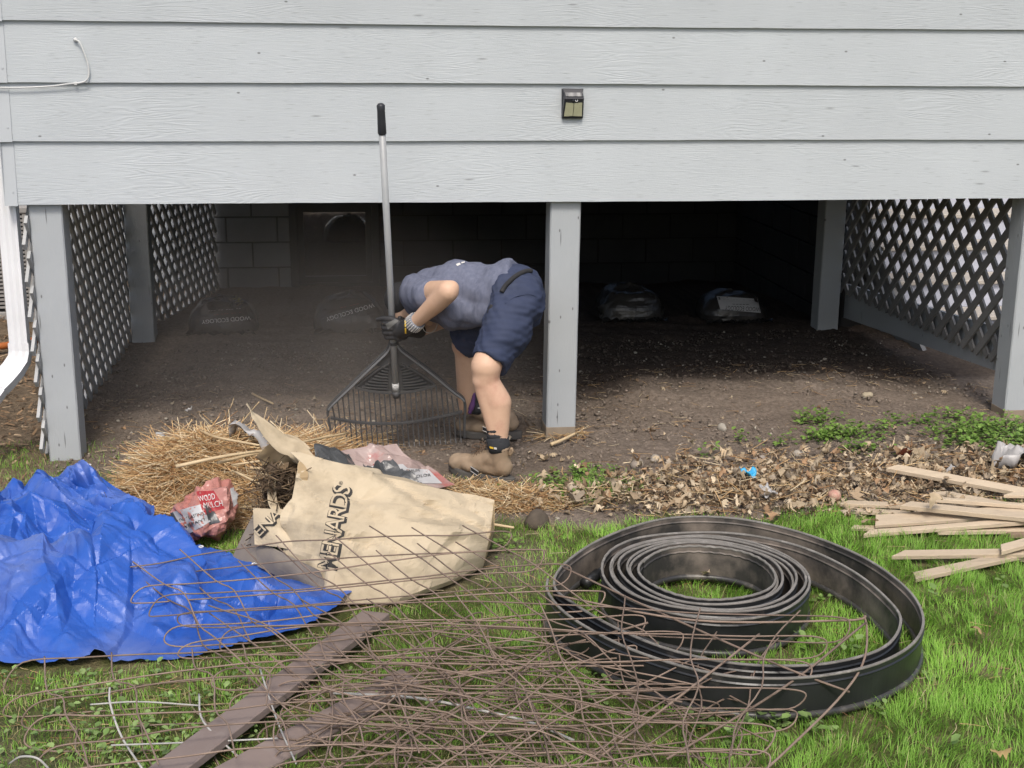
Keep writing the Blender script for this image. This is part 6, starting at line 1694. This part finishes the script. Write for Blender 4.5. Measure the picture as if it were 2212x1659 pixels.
# striped knitted cuff
cuff_d = elN - wrN; cuff_d /= np.linalg.norm(cuff_d)
V, F = tube([wrN - cuff_d * .018, wrN + cuff_d * .004, wrN + cuff_d * .022], [.040, .039, .038], 18)
cuff = link('cuff', mesh_from('cuff', V, F), pmat('cuff_knit', (.30, .32, .36), (.03, .03, .035), scale=4, rough=.9, bump=.2), man, smooth=True)
for a in np.arange(0, 2 * math.pi, math.pi / 11):
    e1 = np.cross(cuff_d, [0, 0, 1.0]); e1 /= np.linalg.norm(e1); e2 = np.cross(cuff_d, e1); dr = e1 * math.cos(a) + e2 * math.sin(a)
    V, F = tube([wrN - cuff_d * .018 + dr * .040, wrN + cuff_d * .021 + dr * .0385], .0022, 5); link('cuff_stripe', mesh_from('cuff_stripe', V, F), ink_w, cuff)
# the other hand, behind: five gloved fingers on the handle lower down
p0 = wrF; hd = hc - up_ * .02 - fw * .04
gp2 = [('c', p0, .034, p0 * .35 + hd * .65, .032)]
for k in range(4):
    a = p0 * .35 + hd * .65 + up_ * (.024 - .018 * k); gp2 += [('c', a, .013, a - lx_ * .045 - fw * .004, .0115), ('c', a - lx_ * .045 - fw * .004, .0115, a - lx_ * .055 + fw * .022, .010)]
gp2 += [('c', p0 * .6 + hd * .4 + up_ * .03, .014, p0 * .3 + hd * .7 + up_ * .05, .012)]
blob('glove', gp2, .004, glove_m, man, 3)

def boot(heel, toe, ank, knee, par):
    heel = np.array(heel, float); toe = np.array(toe, float); zg = min(heel[2], toe[2]); f = toe - heel; f[2] = 0; L = np.linalg.norm(f); f /= L; s = np.array([-f[1], f[0], 0]); u = np.array([0, 0, 1.0])
    B = heel.copy(); B[2] = zg; P = lambda a, h, q=0.0: B + f * a * L + u * h + s * q
    top = P(.23, .155); top[:2] = top[:2] * .3 + ank[:2] * .7
    pr = [('c', P(.15, .072), .040, P(.45, .066), .041), ('c', P(.45, .064), .043, P(.80, .056), .041), ('e', P(.86, .056), (f * .047, s * .047, u * .037)), ('e', P(.62, .055), (f * .08, s * .050, u * .035)),
          ('c', P(.28, .105), .046, P(.60, .070), .040), ('c', P(.18, .075), .043, top, .044), ('f', P(.2, .10), .044, top + u * .014, .0455)]
    blob('boot', pr, .0055, leather, par, 5, .5, lambda P: .0018 * folds(P, .04, 2))
    out = []
    for a in np.linspace(0, 2 * math.pi, 40)[:-1]:
        c, q = math.cos(a), math.sin(a); t = .5 + .5 * c; wd = np.interp(t, (0, .1, .3, .55, .75, .92, 1), (.024, .040, .037, .040, .051, .044, .02)); out.append((t * (L + .02) - .01, math.copysign(abs(q) ** .6, q) * wd if abs(q) > 1e-6 else 0))
    V = []; nn = len(out)
    for (h, k, up2) in ((0.0, .97, 0), (.006, 1.0, 0), (.026, 1.0, 1), (.034, .95, 1), (.036, .6, 1)):
        for (a, q) in out: V.append(B + f * a + s * q * k + u * (h + (.014 * max(0, a / L - .72) / .28 if True else 0)))
    F = [tuple(q) for q in grid_faces(5, nn, True)] + [tuple(range(nn)), tuple(range(4 * nn, 5 * nn))[::-1]]
    me = mesh_from('sole', V, F); recalc(me); link('sole', me, sole_m, par, smooth=False)
    d = knee - ank; d = d / np.linalg.norm(d)
    V, F = tube([top - d * .01, top + d * .014, top + d * .048, top + d * .054], [.045, .0485, .0485, .044], 18); link('boot_collar', mesh_from('boot_collar', V, F), sock_m, par, smooth=True)
    sp_ = []; rs_ = []
    for i in range(16):
        t = i / 15; sp_.append(top + d * (.03 + .085 * t) + np.array([.010 * t, 0, 0])); rs_.append(.0440 + .0022 * math.sin(t * 22) + .0015 * t)
    V, F = tube(sp_, rs_, 18); link('sock', mesh_from('sock', V, F), sock_m, par, smooth=True)
    # label, laces, metal clip, pull loop
    side = -s if (-s)[1] < 0 else s
    q = top + side * .0490 + d * .016
    for k, (dx, m_, w_) in enumerate(((.004, yel, .018), (-.015, ink_w, .012))):
        c = q + f * dx; V = [c + f * a * w_ / 2 + d * b * .004 for a, b in ((-1, -1), (1, -1), (1, 1), (-1, 1))]; V += [v - side * .003 for v in V]
        me = mesh_from('label_tab', V, [(0, 1, 2, 3), (7, 6, 5, 4), (0, 4, 5, 1), (1, 5, 6, 2), (2, 6, 7, 3), (3, 7, 4, 0)]); recalc(me); link('label_tab', me, m_, par)
    for k in range(5):
        t = k / 4; c = P(.40 + .16 * (1 - t), .122 + .03 * t - .012 * (1 - t)); 
        V, F = tube(catmull([c - s * .030 - u * .006, c + u * .010 + f * .006, c + s * .030 - u * .006], 4), .0024, 6); link('lace', mesh_from('lace', V, F), lace_m, par, smooth=True)
    c = P(.44, .150)
    for sg in (1, -1):
        V, F = tube(catmull([c, c + f * .03 + u * .012 + s * .02 * sg, c + f * .05 - u * .004 + s * .028 * sg, c + f * .03 - u * .012 + s * .012 * sg, c + f * .06 - u * .03 + s * .02 * sg], 5), .0022, 6); link('lace', mesh_from('lace', V, F), lace_m, par, smooth=True)
    c = P(.50, .048) + side * .0515
    ring = [c + f * a * .020 + u * (b * .010 + a * .008) for a, b in ((-1, -1), (1, -1), (1, 1), (-1, 1))]
    V, F = tube(ring, .0022, 6, closed=True); link('metal_clip', mesh_from('metal_clip', V, F), pmat('clip_metal', (.5, .48, .44), rough=.35, bump=0, metal=.8), par)
    V = ring + [r - side * .006 for r in ring]; me = mesh_from('clip_band', V, [(0, 1, 2, 3), (7, 6, 5, 4), (0, 4, 5, 1), (1, 5, 6, 2), (2, 6, 7, 3), (3, 7, 4, 0)]); recalc(me); link('clip_band', me, cap_m, par)
    V, F = tube(catmull([top - f * .046 - d * .02, top - f * .062 + d * .012, top - f * .066 + d * .0, top - f * .05 - d * .02], 5), .006, 6); link('pull_loop', mesh_from('pull_loop', V, F), leather, par, smooth=True)
hN = G(1108, 1047, float(gz(-.3, -.62)) + .004); tN = G(974, 1020, float(gz(-.6, -.5)) + .004)
boot(hN, tN, ankN, kneeN, man)
hF = G(1075, 946, 0.0); tF = G(985, 940, 0.0); hF[2] = tF[2] = float(gz((hF[0] + tF[0]) / 2, hF[1])) + .004; hF[0] = tF[0] + .30
boot(hF, tF, ankF, kneeF, man)
V, F = tube(catmull([W(1023, 848, .0), W(1022, 868, .0), W(1017, 884, .0), W(1014, 893, .0)], 4), [.010] * 5 + [.013] * 4 + [.009] * 4, 8)
link('purple_strap', mesh_from('purple_strap', V, F), pmat('purple_web', (.09, .035, .13), rough=.7), man, smooth=True)

# ================================================================== dust hanging under the left half of the house
DUST = .17
dm = bpy.data.materials.new('dust_air'); dm.use_nodes = True
N = dm.node_tree.nodes; L = dm.node_tree.links
N.remove(N['Principled BSDF'])
pv = N.new('ShaderNodeVolumePrincipled'); pv.inputs['Color'].default_value = (.80, .72, .64, 1); pv.inputs['Anisotropy'].default_value = .0; pv.inputs['Absorption Color'].default_value = (1, 1, 1, 1)
tc = N.new('ShaderNodeTexCoord'); nz = N.new('ShaderNodeTexNoise'); nz.inputs['Scale'].default_value = 1.6; nz.inputs['Detail'].default_value = 3
L.new(tc.outputs['Object'], nz.inputs['Vector'])
mp = N.new('ShaderNodeMapping'); mp.inputs['Scale'].default_value = (1 / 1.45, 1 / 1.8, 1 / .95); L.new(tc.outputs['Object'], mp.inputs['Vector'])
ln_ = N.new('ShaderNodeVectorMath'); ln_.operation = 'LENGTH'; L.new(mp.outputs[0], ln_.inputs[0])
fo = N.new('ShaderNodeMapRange'); fo.inputs[1].default_value = .25; fo.inputs[2].default_value = 1.0; fo.inputs[3].default_value = 1.0; fo.inputs[4].default_value = 0.0; fo.interpolation_type = 'SMOOTHSTEP'; L.new(ln_.outputs['Value'], fo.inputs[0])
nr = N.new('ShaderNodeMapRange'); nr.inputs[1].default_value = .3; nr.inputs[2].default_value = .7; nr.inputs[3].default_value = .35; nr.inputs[4].default_value = 1.25; L.new(nz.outputs[0], nr.inputs[0])
mu = N.new('ShaderNodeMath'); mu.operation = 'MULTIPLY'; L.new(fo.outputs[0], mu.inputs[0]); L.new(nr.outputs[0], mu.inputs[1])
m2 = N.new('ShaderNodeMath'); m2.operation = 'MULTIPLY'; m2.inputs[1].default_value = DUST; L.new(mu.outputs[0], m2.inputs[0]); L.new(m2.outputs[0], pv.inputs['Density'])
L.new(pv.outputs[0], N['Material Output'].inputs['Volume'])
bm = bmesh.new(); bmesh.ops.create_icosphere(bm, subdivisions=3, radius=1)
dc = np.array([-1.10, .85, .30])
for v in bm.verts: v.co = Vector((v.co.x * 1.44 + dc[0], v.co.y * 1.78 + dc[1], v.co.z * .94 + dc[2]))
me = bpy.data.meshes.new('dust_cloud'); bm.to_mesh(me); bm.free()
tag(link('dust_cloud', me, dm, org=dc), 'thin brown dust hanging under the house around the rake', 'dust', kind='stuff')

# ------------------------------------------------------------------ grass
def blades(x, y, h, wd, lean, az, tone, droop):
    n = len(x); z = gz(x, y) - .004
    dx, dy = np.cos(az), np.sin(az); px, py = -dy, dx
    V = np.empty((n, 7, 3), np.float32)
    for k, t in enumerate((0, .38, .72, 1.0)):
        off = lean * h * (t ** 1.6); zz = z + h * (t - droop * t * t * t) * np.sqrt(np.clip(1 - (lean * t * .6) ** 2, .1, 1))
        cx = x + dx * off; cy = y + dy * off
        ww = wd * (1, .85, .55, 0)[k] / 2
        if k < 3:
            V[:, 2 * k, 0] = cx - px * ww; V[:, 2 * k, 1] = cy - py * ww; V[:, 2 * k, 2] = zz
            V[:, 2 * k + 1, 0] = cx + px * ww; V[:, 2 * k + 1, 1] = cy + py * ww; V[:, 2 * k + 1, 2] = zz
        else:
            V[:, 6, 0] = cx; V[:, 6, 1] = cy; V[:, 6, 2] = zz
    b = (np.arange(n) * 7)[:, None]
    T = np.array([[0, 1, 3], [0, 3, 2], [2, 3, 5], [2, 5, 4], [4, 5, 6]])
    F = (b[:, :, None] + T[None]).reshape(-1, 3)
    return V.reshape(-1, 3), F, np.repeat(tone, 7, 0)

nb = 620000
x = R.uniform(-3.6, 3.0, nb); y = R.uniform(-4.2, .35, nb)
L0 = lawn(x, y); cl = fbm(x, y, .07, 2, 17); ov = vnoise(x, y, .02, 23)
thin = 1 - .35 * sstep(-.9, -1.9, x) * sstep(-2.0, -2.5, y)          # the worn, weedy corner
keep = (R.random(nb) < L0 * (.25 + .95 * cl) * thin) & visible(x, y) & free(x, y)
x, y = x[keep], y[keep]; n = len(x); cl = cl[keep]
lush = sstep(-.6, .4, x)
h = (.021 + .034 * R.random(n) * (0.6 + .8 * cl)) * (.8 + .35 * lush)
tone = np.empty((n, 3)); t = R.random(n)[:, None]; big = fbm(x, y, .45, 2, 51)[:, None]
ga, gb, gc = np.array([.19, .40, .048]), np.array([.33, .56, .10]), np.array([.46, .42, .21])
tone = ga * (1 - t) + gb * t
tone = tone * (.75 + .5 * big)
dry = (R.random(n) < (.06 + .22 * (1 - lush)))[:, None]
tone = np.where(dry, gc * (.6 + .6 * R.random((n, 1))), tone)
az = fbm(x, y, .16, 2, 61) * 14 + R.normal(0, .8, n)
V, F, tn = blades(x, y, h, R.uniform(.0014, .0028, n), R.uniform(.15, .95, n), az, tone, R.uniform(.0, .35, n))
me = mesh_from('grass', V, F); setcol(me, tn)
gmat = pmat('grass_blade', (1, 1, 1), None, rough=.5, bump=0, attr=True, spec=.3, transl=.35)
tag(link('grass', me, gmat, org=(0, -2, 0), smooth=True), 'short bright green lawn grass around the black coil', 'grass', kind='stuff')
